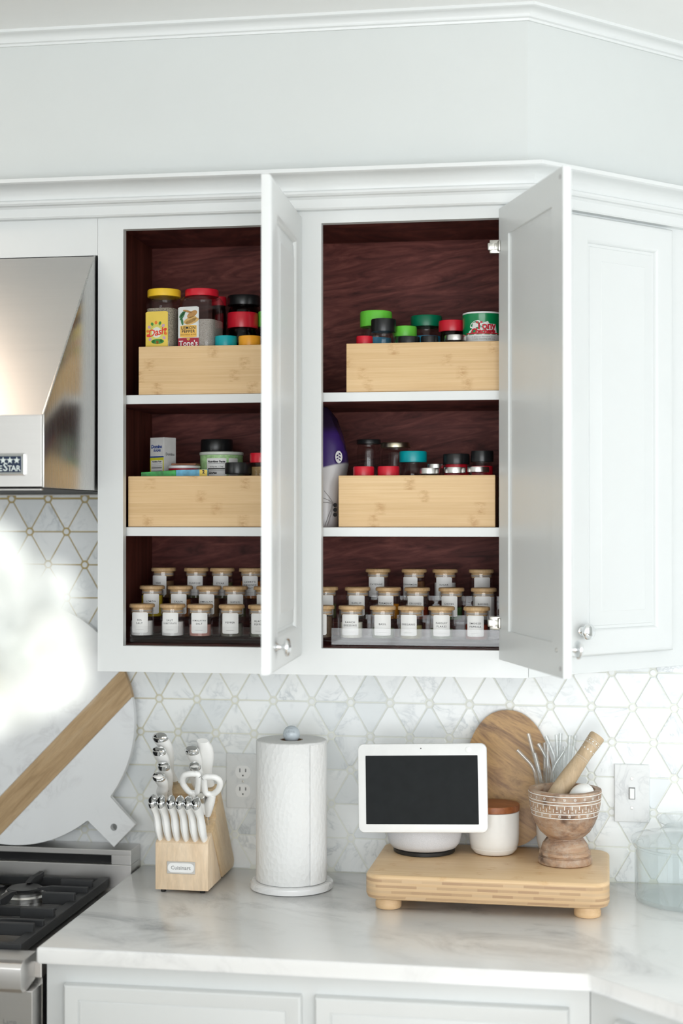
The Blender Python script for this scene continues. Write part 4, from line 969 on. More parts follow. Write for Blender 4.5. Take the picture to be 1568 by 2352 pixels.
# ================================================================== ROUND SERVING BOARD BEHIND THE RANGE
def serving_board():
    # board plane leans back against the tiles; local x along wall, local z up the board, local y thickness
    R_, t = .262, .017
    lean = math.radians(5.2)
    cpos = Vector((.0414-R_, -.0365, .9616+R_*math.cos(lean)+.0008))
    root = thing('serving_board', 'round white marble serving board with diagonal oak band and handle, leaning on tiles', 'board', tuple(cpos))
    root.rotation_euler = (-lean, 0, 0)
    ax = Vector((.725, 0, -.689)); bn = Vector((ax.z*-1, 0, ax.x))      # handle axis, band direction
    bn = Vector((.689, 0, .725))
    def pt(u, v): return (ax.x*u+bn.x*v, ax.z*u+bn.z*v)      # u along handle, v along band
    def arc_slice(u0, u1, n=40):
        pts = []
        a0, a1 = math.acos(max(-1, min(1, u0/R_))), math.acos(max(-1, min(1, u1/R_)))
        for i in range(n+1):
            a = a0+(a1-a0)*i/n; pts.append((R_*math.cos(a), R_*math.sin(a)))
        for i in range(n+1):
            a = -(a1+(a0-a1)*i/n); pts.append((R_*math.cos(a), R_*math.sin(a)))
        return pts
    def dedup(p):
        o = []
        for q in p:
            if not o or (abs(q[0]-o[-1][0])+abs(q[1]-o[-1][1])) > 1e-5: o.append(q)
        if abs(o[0][0]-o[-1][0])+abs(o[0][1]-o[-1][1]) < 1e-5: o.pop()
        return o
    b0, b1 = .085, .1435
    p1 = dedup([pt(*q) for q in arc_slice(-R_, b0-.0002)]); mk('upper_slab', prism(NBM(), p1, 'y', -t/2, t/2, .0012, 1), BOARDM, root, local=True)
    p2 = dedup([pt(*q) for q in arc_slice(b0, b1)]); mk('oak_band', prism(NBM(), p2, 'y', -t/2+.0003, t/2-.0003, .0006, 1), OAKB, root, local=True)
    # lower slab with square handle
    hw, hl = .0340, .341
    sl = arc_slice(b1+.0002, R_, 40); a_h = math.asin(hw/R_)
    up = [q for q in sl[:41] if q[1] > hw]; dn = [q for q in sl[41:] if q[1] < -hw]
    uu = math.sqrt(R_*R_-hw*hw)
    lp = up+[(uu, hw), (hl, hw), (hl, -hw), (uu, -hw)]+dn
    hole = [(hl-.030+.0075*math.cos(a), -.004+.0075*math.sin(a)) for a in [2*PI*i/16 for i in range(16)]]
    bm = prism(NBM(), dedup([pt(*q) for q in lp]), 'y', -t/2, t/2, .0012, 1); o = mk('lower_slab', bm, BOARDM, root, local=True)
    hb = NBM(); prism(hb, [pt(*q) for q in hole], 'y', -t, t); ho = mk('hole_cutter', hb, DARK, root, local=True)
    md = o.modifiers.new('hole', 'BOOLEAN'); md.object = ho; md.operation = 'DIFFERENCE'; md.solver = 'EXACT'
    dg = bpy.context.evaluated_depsgraph_get(); me = bpy.data.meshes.new_from_object(o.evaluated_get(dg)); o.modifiers.clear(); o.data = me; bpy.data.objects.remove(ho)
    return root
serving_board()

# ================================================================== OUTLET AND SWITCH PLATES
def plate(x0, x1, z0, z1, label, name):
    t = thing(name, label, 'outlet' if name == 'wall_outlet' else 'switch', ((x0+x1)/2, -.004, z0))
    mk('cover_plate', bx(x0, x1, -.0072, -.0006, z0, z1, .0018), PLATEM, t)
    return t
po = plate(.2344, .3065, 1.0453, 1.1625, 'marble outlet plate with two white receptacles behind the paper towels', 'wall_outlet')
xc = at(558, 1790, -.007).x
for py in (1773, 1815.5):
    z = at(558, py, -.007).z; pts = []
    for i in range(28):
        a = 2*PI*i/28; pts.append((xc+.0172*math.cos(a), z+max(-.0140, min(.0140, .0172*math.sin(a)))))
    rc = mk('receptacle', prism(NBM(), pts, 'y', -.0092, -.0073, .0006, 1), WPLAST, po)
    mk('slot', bx(xc-.0075, xc-.0055, -.0095, -.0091, z-.0005, z+.0078), INK, rc); mk('slot', bx(xc+.0052, xc+.0072, -.0095, -.0091, z+.0003, z+.0072), INK, rc)
    mk('slot', lat([(.0026, 0), (.0003, .0003)], 12, M=Matrix.Translation((xc, -.0091, z-.0075)) @ Matrix.Rotation(PI/2, 4, 'X')), INK, rc)
mk('screw', lat([(.0028, 0), (.0024, .0012), (.0003, .0014)], 14, M=Matrix.Translation((xc, -.0072, at(558, 1794.5, -.007).z)) @ Matrix.Rotation(PI/2, 4, 'X')), NICKEL, po, True)
ps = plate(1.0557, 1.1273, 1.0410, 1.1600, 'marble switch plate with white toggle beside the mortar and pestle', 'light_switch')
xs = (1.0557+1.1273)/2; zs_ = 1.1005
mk('toggle_frame', bx(xs-.0065, xs+.0065, -.0080, -.0073, zs_-.0125, zs_+.0125, .0003), INKG, ps)
tg = NBM(); box(tg, xs-.0048, xs+.0048, -.0125, -.0081, zs_-.0105, zs_+.0105, .0008); mk('toggle', tg, WPLAST, ps)
for dz in (-.0302, .0302): mk('screw', lat([(.0032, 0), (.0027, .0012), (.0003, .0014)], 14, M=Matrix.Translation((xs, -.0072, zs_+dz)) @ Matrix.Rotation(PI/2, 4, 'X')), NICKEL, ps, True)

# ================================================================== KNIFE BLOCK
CT = .9152
kb = thing('knife_block', 'light wood knife block with rubber feet and a name plate', 'knife block', (.197, -.12, CT))
mainp = [(-.112, .9215), (-.0145, .9215), (-.0055, .934), (-.140, 1.120), (-.164, 1.102), (-.1535, 1.0885), (-.177, 1.0705), (-.1665, 1.0570), (-.200, 1.0315)]
KX0, KX1 = .1425, .2515
mk('slanted_block', prism(NBM(), mainp, 'x', KX0+.001, KX1+.0005, .0012, 2), BLOCKS, kb, True, ang=25)
mk('front_block', prism(NBM(), [(-.235, .9215), (-.235, 1.0155), (-.2045, 1.0330), (-.1215, .9215)], 'x', KX0, KX1, .0012, 2), BLOCKW, kb, True, ang=25)
for fx in (KX0+.014, KX1-.014):
    for fy in (-.224, -.026): mk('foot', lat([(.005, 0), (.0055, .001), (.0055, .0061)], 16, (fx, fy, CT+.0002)), BLACKP, kb, True)
bp = mk('name_plate', bx(.1668, .2250, -.2366, -.2351, .9545, .9790, .0006), metal('satin_plate', (.62, .60, .57), .4), kb)
bm = NBM(); bm.faces.new([bm.verts.new((x, y, 0)) for x, y in rrect(.0540, .0185, .0085, 6)]); bm.transform(upright(.1959, -.2368, .9668)); mk('plate_field', bm, PAPERW, bp)
tx = text_bm('Cuisinart', .0105, 0, .0002, 1.05); tx.transform(upright(.1955, -.2371, .9665)); mk('lettering', tx, flat('plate_grey', (.32, .32, .32), .5), bp)

def handle_loft(p0, p1, w, t, mat_axis, curve=0.0, n=16, taper=None, k=10):
    """sections from socket p0 to butt p1; w across mat_axis, t across the other"""
    p0, p1 = Vector(p0), Vector(p1); d = (p1-p0).normalized(); a = (mat_axis-d*mat_axis.dot(d)).normalized(); b = d.cross(a)
    rings = []
    for i in range(k+1):
        s = i/k; c = p0.lerp(p1, s)+a*(curve*math.sin(s*PI*2)*-1)
        f = taper(s)
        rings.append([c+a*(w/2*f*math.cos(2*PI*j/n))+b*(t/2*f*math.sin(2*PI*j/n)) for j in range(n)])
    return rings, d, a, b, p0, p1
def knife(pxs, Ys, pxb, wide, thick, axis, label, curve=.003, cap=True, group=None, cat='knife', rivets=0, length=None):
    s = at(*pxs, Ys); L_ = length or .11
    # butt lies up the slant: solve its y from the pixel column so that the handle has the wanted length
    best = None
    for i in range(200):
        Y = Ys-.02-.0007*i; b = at(*pxb, Y); e = abs((b-s).length-L_)
        if best is None or e < best[0]: best = (e, b)
    b = best[1]
    t = thing('kitchen_knife' if cat == 'knife' else cat.replace(' ', '_'), label, cat, s, group=group)
    fn = lambda q: .62+.38*min(1, q*2.2) if q < .45 else 1.0-.14*math.sin((q-.45)/.4*PI)*(q < .85)+.08*max(0, (q-.8)/.2)
    if not cap: fn = lambda q: .80+.20*math.sin(min(1, q*1.4)*PI*.5) if q < .75 else (1.0-.20*((q-.75)/.25)**2 if q < .97 else .70)
    rings, d, a, bb, p0, p1 = handle_loft(s, b, wide, thick, axis, curve, taper=fn)
    mk('handle', loft(NBM(), rings), HANDLE, t, True)
    if cap:
        n = 16; e = []
        for q, f in ((0, 1.06), (.004, 1.10), (.009, 1.06), (.0125, .85), (.014, .45)):
            c = p1+d*(q-.001); e.append([c+a*(wide/2*f*math.cos(2*PI*j/n))+bb*(thick/2*f*math.sin(2*PI*j/n)) for j in range(n)])
        mk('butt_cap', loft(NBM(), e), CHROME, t, True)
    # bolster and blade stub running down into the block
    e = []
    for q, f in ((.004, .55), (-.012, .50), (-.020, .40)):
        c = p0+d*q; e.append([c+a*(wide/2*f*math.cos(2*PI*j/16))+bb*(thick/2*f*math.sin(2*PI*j/16)) for j in range(16)])
    mk('bolster', loft(NBM(), e), CHROME, t, True)
    for r_ in range(rivets):
        c = p0.lerp(p1, .35+.38*r_)+bb*(thick/2*.90)*(1 if bb.y < 0 else -1)
        nrm = bb if bb.y < 0 else -bb
        q = nrm.to_track_quat('Z', 'Y').to_matrix().to_4x4()
        mk('rivet', lat([(.0024, 0), (.002, .0012), (.0003, .0014)], 12, M=Matrix.Translation(c) @ q), CHROME, t, True)
    return t
KP = lambda a, b: (330+a*.1467, 1670+b*.1467)
AX, AN = Vector((1, 0, 0)), Vector((0, .8, .6))
SG = 'steak knives in the front row of the block'
for i, (bt_, tp) in enumerate(zip(((145, 1185), (280, 1190), (430, 1197), (570, 1202), (700, 1207), (825, 1217)), ((285, 1775), (420, 1785), (550, 1790), (690, 1795), (835, 1800), (975, 1810)))):
    knife(KP(*tp), -.2115, KP(*bt_), .0285, .0160, AN, 'white handled steak knife in the front row of the block, '+('sixth', 'fifth', 'fourth', 'third', 'second', 'first')[i]+' from the scissors', .004, group=SG, length=.112)
knife(KP(475, 830), -.146, KP(265, 190), .0300, .0185, AX, 'white handled chef knife, tallest in the knife block', .006, rivets=0, length=.118)
knife(KP(390, 1010), -.158, KP(245, 405), .0270, .0175, AX, 'white handled knife in front of the tallest chef knife', .005, rivets=2, length=.115)
knife(KP(425, 1120), -.164, KP(320, 640), .0240, .0160, AX, 'white handled utility knife leaning beside the chef knives', .004, rivets=2, length=.10)
knife(KP(345, 1150), -.196, KP(240, 800), .0250, .0170, AX, 'white handled knife just above the steak knife row', .004, rivets=1, length=.10)
knife(KP(880, 1000), -.158, KP(760, 395), .0270, .0175, AX, 'white handled knife in front of the plain white handle', .004, rivets=1, length=.115)
knife(KP(920, 1080), -.172, KP(805, 640), .0225, .0160, AX, 'white handled paring knife behind the scissors', .003, rivets=1, length=.10)
knife(KP(1010, 900), -.150, KP(920, 215), .0330, .0210, AX, 'plain white handle of the sharpening steel in the knife block', .004, cap=False, cat='sharpening steel', length=.125)
# scissors
def scissors():
    Ys = -.196
    O = at(*KP(985, 1385), Ys)
    t = thing('kitchen_scissors', 'white handled kitchen scissors standing in the knife block', 'scissors', O)
    def P3(a, b): # point on a plane leaning with the block through O
        r = ray(*KP(a, b)); nrm = Vector((0, .82, .57)); k = ((O-CAM).dot(nrm))/(r.dot(nrm)); return CAM+r*k
    def ring_path(pts): return [P3(*p) for p in pts]
    loops = ([(855, 760), (840, 1000), (800, 1035), (720, 1020), (640, 930), (605, 850), (630, 765), (700, 735), (790, 735), (855, 760)], [(955, 800), (960, 990), (990, 1040), (1080, 1050), (1160, 990), (1195, 900), (1180, 830), (1110, 785), (1030, 780), (955, 800)])
    stems = ([(760, 1030), (840, 1120), (905, 1230), (960, 1340)], [(1080, 1050), (1040, 1150), (1015, 1260), (1000, 1375)])
    def smoothp(p, n=4):
        out = []
        q = p[:-1] if p[0] == p[-1] else None
        if q:
            m = len(q)
            for i in range(m):
                a, b, c, d = [Vector(q[(i+j) % m]) for j in (-1, 0, 1, 2)]
                for s in range(n):
                    u = s/n; out.append(tuple(.5*((2*b)+(c-a)*u+(2*a-5*b+4*c-d)*u*u+(3*b-a-3*c+d)*u**3)))
            out.append(out[0]); return out
        return p
    for lp, st in zip(loops, stems):
        bm = NBM(); pts = ring_path(smoothp(lp)); tube(bm, pts, .0062, 10, False)
        tube(bm, ring_path(st), [.007, .0105, .0095, .0065], 10)
        mk('finger_loop', bm, HANDLE, t, True, ang=60)
    pv = P3(915, 1115); nrm = Vector((0, -.82, -.57)) * -1
    q = Vector((0, -.82, .57)).to_track_quat('Z', 'Y').to_matrix().to_4x4()
    mk('pivot', lat([(.0085, -.010), (.0085, .010), (.0070, .0118), (.0030, .0120), (.0003, .0112)], 20, M=Matrix.Translation(pv+Vector((0, -.004, .002))) @ q), NICKEL, t, True)
    mk('blade', tube(NBM(), [P3(985, 1330), O, O+Vector((0, .018, -.024))], .004, 8), CHROME, t, True)
scissors()

# ================================================================== PAPER TOWEL HOLDER
tc_ = (.4045, -.148)
hold = thing('paper_towel_holder', 'marble paper towel stand with a round grey marble finial', 'paper towel holder', (*tc_, CT))
mk('base', lat([(.080, 0), (.0845, .002), (.0855, .007), (.0845, .013), (.081, .0158), (.0003, .016)], 56), BASEM, hold, True, True)
mk('post', lat([(.006, .016), (.006, .294)], 16), CHROME, hold, True, True)
zb_ = at(664, 1686, tc_[1]).z-CT
mk('finial', lat([(.0175*math.sin(a), zb_-.0175*math.cos(a)) for a in [PI*(i+.02)/20.04 for i in range(21)]], 32), BALLM, hold, True, True)
roll = thing('paper_towel_roll', 'white quilted paper towel roll on the marble stand', 'paper towels', (*tc_, CT+.0163))
RR, zt = .0722, at(667, 1702, tc_[1]).z-CT-.0163+.004
prof = []
def spiral_ring(z, r):
    pts = []
    for i in range(96):
        a = 2*PI*i/96; pts.append((r*math.cos(a), r*math.sin(a), z))
    return pts
bm = NBM(); loft(bm, [[p for p in spiral_ring(z, r)] for z, r in ((.0, RR-.002), (.002, RR), (zt-.003, RR), (zt-.0006, RR-.0025), (zt, RR-.006), (zt+.0004, .040), (zt-.0006, .0235), (zt-.02, .0215), (.004, .0212))], True, False)
mk('towel', bm, TOWEL, roll, True, True, 50)
fb = NBM()   # loose sheet edge on the right
a0, a1 = -PI/2+.72, -PI/2+1.45
pts = [(a0+(a1-a0)*i/12) for i in range(13)]
ins_ = [[((RR+.0018*(1-i/12)+.0003)*math.cos(a), (RR+.0018*(1-i/12)+.0003)*math.sin(a), z) for i, a in enumerate(pts)] for z in (.001, zt*.33, zt*.66, zt-.004)]
loft(fb, ins_, False, False); mk('loose_sheet', fb, TOWEL, roll, True, True)
mk('core', lat([(.0212, .004), (.0212, zt-.0008), (.0198, zt-.0008), (.0198, .004)], 32, cap=False), flat('brown_cardboard', (.24, .15, .09), .8), roll, True, True)

# ================================================================== BAMBOO RISER BOARD AND WHAT STANDS ON IT
rb_ = thing('riser_board', 'thick laminated bamboo board on round feet', 'serving board', (.8115, -.169, CT), math.radians(-.9))
RW, RD, RZ0, RZ1 = .463, .304, .0215, .0708
bm = NBM()
def rr_ring(w, d, r, z): return [(x, y, z) for x, y in rrect(w, d, r, 8)]
loft(bm, [rr_ring(RW-.02, RD-.02, .026, RZ0), rr_ring(RW-.006, RD-.006, .031, RZ0+.003), rr_ring(RW, RD, .034, RZ0+.010), rr_ring(RW, RD, .034, RZ1-.0065)])
mk('laminated_core', bm, LAYER, rb_, True, True, 40)
bm = NBM(); loft(bm, [rr_ring(RW, RD, .034, RZ1-.0064), rr_ring(RW, RD, .034, RZ1-.005), rr_ring(RW-.004, RD-.004, .033, RZ1-.0015), rr_ring(RW-.010, RD-.010, .031, RZ1)])
mk('top_layer', bm, BAMTOP, rb_, True, True, 40)
for fx in (-.190, .190):
    for fy in (-.108, .108): mk('foot', lat([(.0235, 0), (.025, .002), (.0255, .010), (.0235, .0160), (.023, .0214)], 28, (fx, fy, .0002)), BAMTOP, rb_, True, True)
ZR = CT+RZ1+.0004
# smart display
Yc = -.092; cx = at(974, 1930, Yc).x
sd = thing('smart_display', 'white smart display with dark screen on a round fabric base', 'smart display', (cx, Yc, ZR))
rb2 = span(888.5, 1060, 1930, Yc)/2
mk('foot_ring', lat([(rb2*.80, 0), (rb2*.82, .001), (rb2*.82, .007), (rb2*.78, .009)], 48), BLACKP, sd, True, True)
mk('base', lat([(rb2*.76, .0085), (rb2*.86, .011), (rb2*.95, .020), (rb2*.992, .034), (rb2, .050), (rb2, .090), (rb2*.97, .1), (.0003, .102)], 56), FABRIC, sd, True, True)
Ys = -.178
tl, tr, bl, br = at(824, 1707, Ys+.010), at(1117.5, 1709, Ys+.010), at(820, 1914.5, Ys-.012), at(1119.5, 1911.5, Ys-.012)
c = (tl+tr+bl+br)/4; W_ = ((tr-tl).length+(br-bl).length)/2; H_ = ((tl-bl).length+(tr-br).length)/2
ex = (tr-tl+br-bl).normalized(); ez = ((tl-bl)+(tr-br)).normalized(); ez = (ez-ex*ez.dot(ex)).normalized(); ey = ez.cross(ex)
MS = Matrix(((ex.x, ey.x, ez.x, c.x), (ex.y, ey.y, ez.y, c.y), (ex.z, ey.z, ez.z, c.z), (0, 0, 0, 1)))
def slab(w, h, r, y0, y1, e, M):
    bm = NBM(); rg_ = lambda k, y: [(x, y, z) for x, z in rrect(w-2*k, h-2*k, max(.001, r-k), 7)]
    loft(bm, [rg_(e, y0), rg_(e*.3, y0+e*.3), rg_(0, y0+e), rg_(0, y1-e), rg_(e, y1)]); bm.transform(M); return bm
hs = mk('screen_housing', slab(W_, H_, .012, 0, .016, .003, MS), WPLAST, sd, True)
mk('neck', slab(.06, .05, .01, .0155, .075, .002, MS @ Matrix.Translation((0, 0, -.02))), WPLAST, sd, True)
sw, shh = W_*.870, H_*.772
bm = slab(sw, shh, .0008, -.0006, .002, .0002, MS @ Matrix.Translation((-.001, 0, -.0035))); mk('screen', bm, SCREEN, hs)
bm = disc(NBM(), 0, 0, .0013, n=12); bm.transform(MS @ Matrix.Translation((-.0015, -.0004, H_/2-.0095)) @ Matrix.Rotation(PI/2, 4, 'X')); mk('camera_dot', bm, INK, hs)
bm = lat([(.0062, 0), (.0060, .0004), (.0056, .0006), (.0003, .0006)], 24, M=MS @ Matrix.Translation((W_/2-.036, -.0001, H_/2-.0125)) @ Matrix.Rotation(PI/2, 4, 'X')); mk('shutter_button', bm, WPLAST, hs, True)
# canister with wooden lid, and the straw cup behind the mortar
def canister(pxc, Y, r, label, lid):
    x = at(pxc, 1900, Y).x; t = thing('ceramic_canister' if lid else 'ceramic_cup', label, 'canister' if lid else 'cup', (x, Y, ZR))
    h = .0865
    prof = [(r*.62, 0), (r*.78, .0015), (r*.91, .009), (r*.975, .022), (r, .042), (r, h-.001), (r*.975, h), (r*.94, h-.002), (r*.93, .012), (.0003, .008)]
    mk('pot', lat(prof, 48), CERAM, t, True, True)
    if lid: mk('lid', lat([(r*.90, h-.006), (r*.92, h+.0005), (r*1.01, h+.001), (r*1.02, h+.010), (r*1.0, h+.0135), (r*.5, h+.0145), (.0003, h+.0146)], 48), ACALID, t, True, True)
    return t
canister(1134, -.086, .0512, 'white ceramic canister with reddish wooden lid beside the smart display', True)
YC = -.053
canister(1281, YC, .0445, 'white ceramic cup of glass straws behind the mortar', False)
cupx = at(1281, 1900, YC).x
# glass straws
MP = lambda a, b: (1160+a*.1658, 1670+b*.1658)
SGp = 'clear glass straws in the white cup'
def straw(pts, Y, r=.0042):
    Y = -.053+(Y+.094)*.62
    top = [at(*MP(a, b), Y) for a, b in pts]
    bx_ = max(cupx-.026, min(cupx+.026, top[-1].x+(cupx-top[-1].x)*.35)); by_ = YC+max(-.02, min(.02, (Y-YC)*.6)); base = Vector((bx_, by_, ZR+.0125))
    path = []
    if len(pts) == 3:     # bent straw: round the elbow
        a, b, c_ = top
        for i in range(7):
            u = i/6; e0 = b.lerp(a, min(1, .016/(a-b).length)); e1 = b.lerp(c_, min(1, .016/(c_-b).length)); path.append((e0*(1-u)**2+b*2*u*(1-u)+e1*u*u))
        path = [a]+path+[c_]
    else: path = top[:]
    path.append(base)
    bm = NBM(); tube(bm, path, r, 14, False); n0 = len(bm.verts); tube(bm, path, r*.70, 14, False)
    bm.verts.ensure_lookup_table()
    for i in range(14):
        bm.faces.new((bm.verts[i], bm.verts[(i+1) % 14], bm.verts[n0+(i+1) % 14], bm.verts[n0+i]))
    kind = 'bent clear glass straw standing in the white ceramic cup' if len(pts) == 3 else 'straight clear glass straw standing in the white ceramic cup'
    return tag(mk('glass_straw', bm, GLASSS, smooth=True, ang=60), kind, 'straw', ('bent ' if len(pts) == 3 else 'straight ')+SGp)
straw([(165, 315), (400, 560), (440, 790)], -.110)
straw([(318, 90), (400, 420), (500, 790)], -.098) if False else straw([(318, 90), (505, 790)], -.100)
straw([(408, 360), (460, 560), (500, 790)], -.122)
straw([(455, 230), (600, 480), (640, 790)], -.094)
straw([(565, 125), (690, 420), (720, 790)], -.078)
straw([(590, 240), (580, 790)], -.118)
straw([(545, 215), (550, 790)], -.070)
straw([(710, 105), (740, 790)], -.105)
straw([(765, 85), (750, 500), (770, 790)], -.065)
straw([(815, 330), (660, 560), (640, 790)], -.124)
straw([(822, 270), (800, 790)], -.090)
straw([(895, 115), (850, 790)], -.084)
straw([(970, 120), (880, 790)], -.072)
# mortar, pestle and egg
Ym = -.157
mx = at(1297, 1900, Ym).x; s_ = (at(1298, 1900, Ym)-at(1297, 1900, Ym)).length
zrim = at(1297, 1811, Ym).z-ZR
mo = thing('mortar', 'carved wooden mortar with whitewashed bands on a turned foot', 'mortar', (mx, Ym, ZR))
r0 = 84.5*s_
zz = lambda py: at(1297, py, Ym-.0).z-ZR
prof = [(61*s_*.97, 0), (62*s_, .002), (62.5*s_, .009), (60.5*s_, .0145), (56.5*s_, .0160), (56.5*s_, .0172), (59.5*s_, .0190), (59*s_, .0245), (55.5*s_, .0270), (53.5*s_, .0280), (54.5*s_, .0300), (52*s_, .038), (44*s_, .0475), (41*s_, .0500), (41*s_, .0515), (45*s_, .0540), (58*s_, .064), (69*s_, .080), (76*s_, .0955), (80.5*s_, .112), (83*s_, .128), (84.3*s_, zrim-.004), (83.5*s_, zrim), (70*s_, zrim+.0004), (68.5*s_, zrim-.002), (66*s_, zrim-.03), (55*s_, zrim-.065), (30*s_, zrim-.082), (.0004, zrim-.086)]
mk('bowl', lat(prof, 64), MORTAR, mo, True, True, 40)
CHALK = flat('white_wash', (.78, .77, .74), .7, vary=.08, scale=200)
def rad_at(z):
    for (ra, za), (rc, zc2) in zip(prof[:23], prof[1:23]):
        if za <= z <= zc2 and zc2 > za: return ra+(rc-ra)*(z-za)/(zc2-za)
    return r0
def mring(z, h): 
    r = rad_at(z)
    return lat([(r-.0006, z-h), (r+.0004, z-h*.5), (r+.0004, z+h*.5), (r-.0004, z+h)], 64, cap=False)
zf = lambda py: zrim-(py-1820.5)*s_*1.02
for py in (1833, 1846, 1852.5, 1873, 1883): mk('white_band', mring(zf(py)+.006, .0011), CHALK, mo, True, True)
def mark(a, z, w, h):
    r = rad_at(z)+.0005; bm = patch(w, h, 0, 2, min(w, h)*.3); return wrap(bm, r, a, z)
bm = NBM()
def add_mark(fn):
    tmp = fn; me = bpy.data.meshes.new('m'); tmp.to_mesh(me); tmp.free(); bm.from_mesh(me); bpy.data.meshes.remove(me)
for k in range(30):
    a = 2*PI*k/30
    add_mark(mark(a, zf(1858.5)+.006, .0016, .0075)); add_mark(mark(a+PI/30, zf(1865)+.006, .0013, .0075)); add_mark(mark(a, zf(1868)+.006, .0060, .0014))
o = mk('carved_marks', bm, CHALK, mo, local=True); o['kind'] = 'stuff'
bm = NBM()
for k in range(22):
    for py, off in ((1839.5, 0), (1877.5, .5)):
        a = 2*PI*(k+off)/22; z = zf(py)+.006; r = rad_at(z)+.0005
        ringb = NBM(); vs = []
        for rr in (.0026, .0018): vs.append([ringb.verts.new((rr*math.cos(2*PI*i/12), rr*math.sin(2*PI*i/12), 0)) for i in range(12)])
        for i in range(12): ringb.faces.new((vs[0][i], vs[0][(i+1) % 12], vs[1][(i+1) % 12], vs[1][i]))
        disc(ringb, 0, 0, .0008, n=8); add_mark(wrap(ringb, r, a, z))
o = mk('carved_circles', bm, CHALK, mo, local=True); o['kind'] = 'stuff'
# pestle
pa = at(1280, 1822, Ym+.005); pb = at(1372, 1690, Ym+.045)
pdir = (pb-pa).normalized(); pe = pa-pdir*.03
pest = thing('pestle', 'pale wooden pestle leaning in the carved mortar', 'pestle', pe)
q = pdir.to_track_quat('Z', 'Y').to_matrix().to_4x4(); LP = (pb-pe).length
pr = [(.004, 0), (.013, .003), (.0165, .010), (.0175, .03), (.0178, .055), (.0172, .075), (.0158, .095), (.0147, .115), (.0145, LP-.045), (.0149, LP-.030), (.0158, LP-.012), (.0162, LP-.003), (.0150, LP), (.0003, LP+.0006)]
mk('shaft', lat(pr, 36, M=Matrix.Translation(pe) @ q), PESTW, pest, True)
for zz_, hh in ((LP-.014, .0006), (LP-.0215, .0006), (LP-.0235, .0005), (LP-.055, .0005), (LP-.060, .0005)):
    rr = .0160 if zz_ > LP-.02 else (.0155 if zz_ > LP-.03 else .0149)
    mk('white_ring', lat([(rr-.0006, zz_-hh), (rr+.0003, zz_), (rr-.0006, zz_+hh)], 32, M=Matrix.Translation(pe) @ q, cap=False), CHALK, pest, True)
for k in range(12):
    for zz_, rr in ((LP-.0178, .0160), (LP-.036, .0152)):
        a = 2*PI*k/12; M_ = Matrix.Translation(pe) @ q @ Matrix.Translation((rr*math.cos(a), rr*math.sin(a), zz_)) @ Matrix.Rotation(a, 4, 'Z') @ Matrix.Rotation(PI/2, 4, 'Y')
        dd = disc(NBM(), 0, 0, .0016, n=10); dd.transform(M_); mk('white_dot', dd, CHALK, pest)
ep = at(1335, 1825, Ym-.016)
tag(mk('egg', lat([(.0205*math.sin(a)*(1-.10*math.cos(a)), -.0255*math.cos(a)) for a in [PI*(i+.02)/24.04 for i in range(25)]], 32, M=Matrix.Translation(ep) @ Matrix.Rotation(1.2, 4, 'Y')), CERAM, smooth=True, ang=80), 'smooth white egg resting in the carved mortar', 'egg')
# acacia board behind
ob = thing('acacia_board', 'oval acacia wood board leaning on the tiles behind the canister', 'board', (at(1168, 1800, -.022).x, -.0255, ZR))
ob.rotation_euler = (math.radians(-3.6), 0, 0)
zc_b = at(1168, 1800, -.022).z-ZR; bA, bB, sk = .0905, .1405, .10
pts = []
for i in range(64):
    a = 2*PI*i/64; x = bA*math.copysign(abs(math.cos(a))**.92, math.cos(a)); z = bB*math.sin(a); pts.append((x-.0*z+sk*z*-.25, zc_b+z))
mz = min(p[1] for p in pts); pts = [(x, max(.0006, z-mz+.0006)) for x, z in pts]
mk('slab', prism(NBM(), pts, 'y', -.0068, .0068, .002, 2), ACACIA, ob, True, True, 40)

# ================================================================== GLASS CANISTER AT THE COUNTER END
Yj = -.128
jx = at(1584, 1960, Yj).x
gj = thing('glass_canister', 'large clear glass canister with glass lid beside the bamboo board', 'canister', (jx, Yj, CT))
rj = jx-at(1457, 1960, Yj).x
zr_ = at(1500, 1936, Yj).z-CT
mk('glass_body', lat([(rj*.9, 0), (rj*.97, .001), (rj, .006), (rj, zr_-.006), (rj*1.035, zr_-.004), (rj*1.04, zr_-.001), (rj*1.0, zr_), (rj*.965, zr_-.003), (rj*.965, .009), (.0004, .007)], 64), GLASSB, gj, True, True)
zk = at(1540, 1883, Yj).z-CT
mk('glass_lid', lat([(rj*.93, zr_+.0005), (rj*1.06, zr_+.001), (rj*1.075, zr_+.006), (rj*1.05, zr_+.011), (rj*.8, zr_+.016), (rj*.62, zr_+.020), (rj*.45, zk-.012), (rj*.48, zk-.008), (rj*.57, zk-.003), (rj*.575, zk+.002), (rj*.52, zk+.008), (.0004, zk+.009)], 64), GLASSB, gj, True, True)

# ================================================================== WHITE FLOWER IN THE FOREGROUND
isl = thing('kitchen_island', 'white kitchen island with marble top below the white flower', 'island', (-.18, -2.05, 0))
mk('body', bx(-.95, .52, -2.42, -1.72, .08, .875), WHITE, isl); mk('toe_kick', bx(-.9, .47, -2.37, -1.77, 0, .0799), WHITE, isl)
mk('top', bx(-1.0, .56, -2.46, -1.68, .8752, .905, .004), COUNTER, isl)
vs_ = (.30, -2.10)
va = thing('vase', 'white ceramic vase holding the white flower', 'vase', (*vs_, .9054))
mk('pot', lat([(.04, 0), (.055, .004), (.068, .05), (.06, .12), (.038, .18), (.036, .20), (.040, .215), (.037, .215), (.033, .20), (.035, .18), (.05, .1), (.0004, .02)], 40), CERAM, va, True, True)
FC = CAM+ray(-10, 1400)*.95
fl = thing('white_flower', 'large white ruffled flower blurred in front of the range', 'flower', FC)
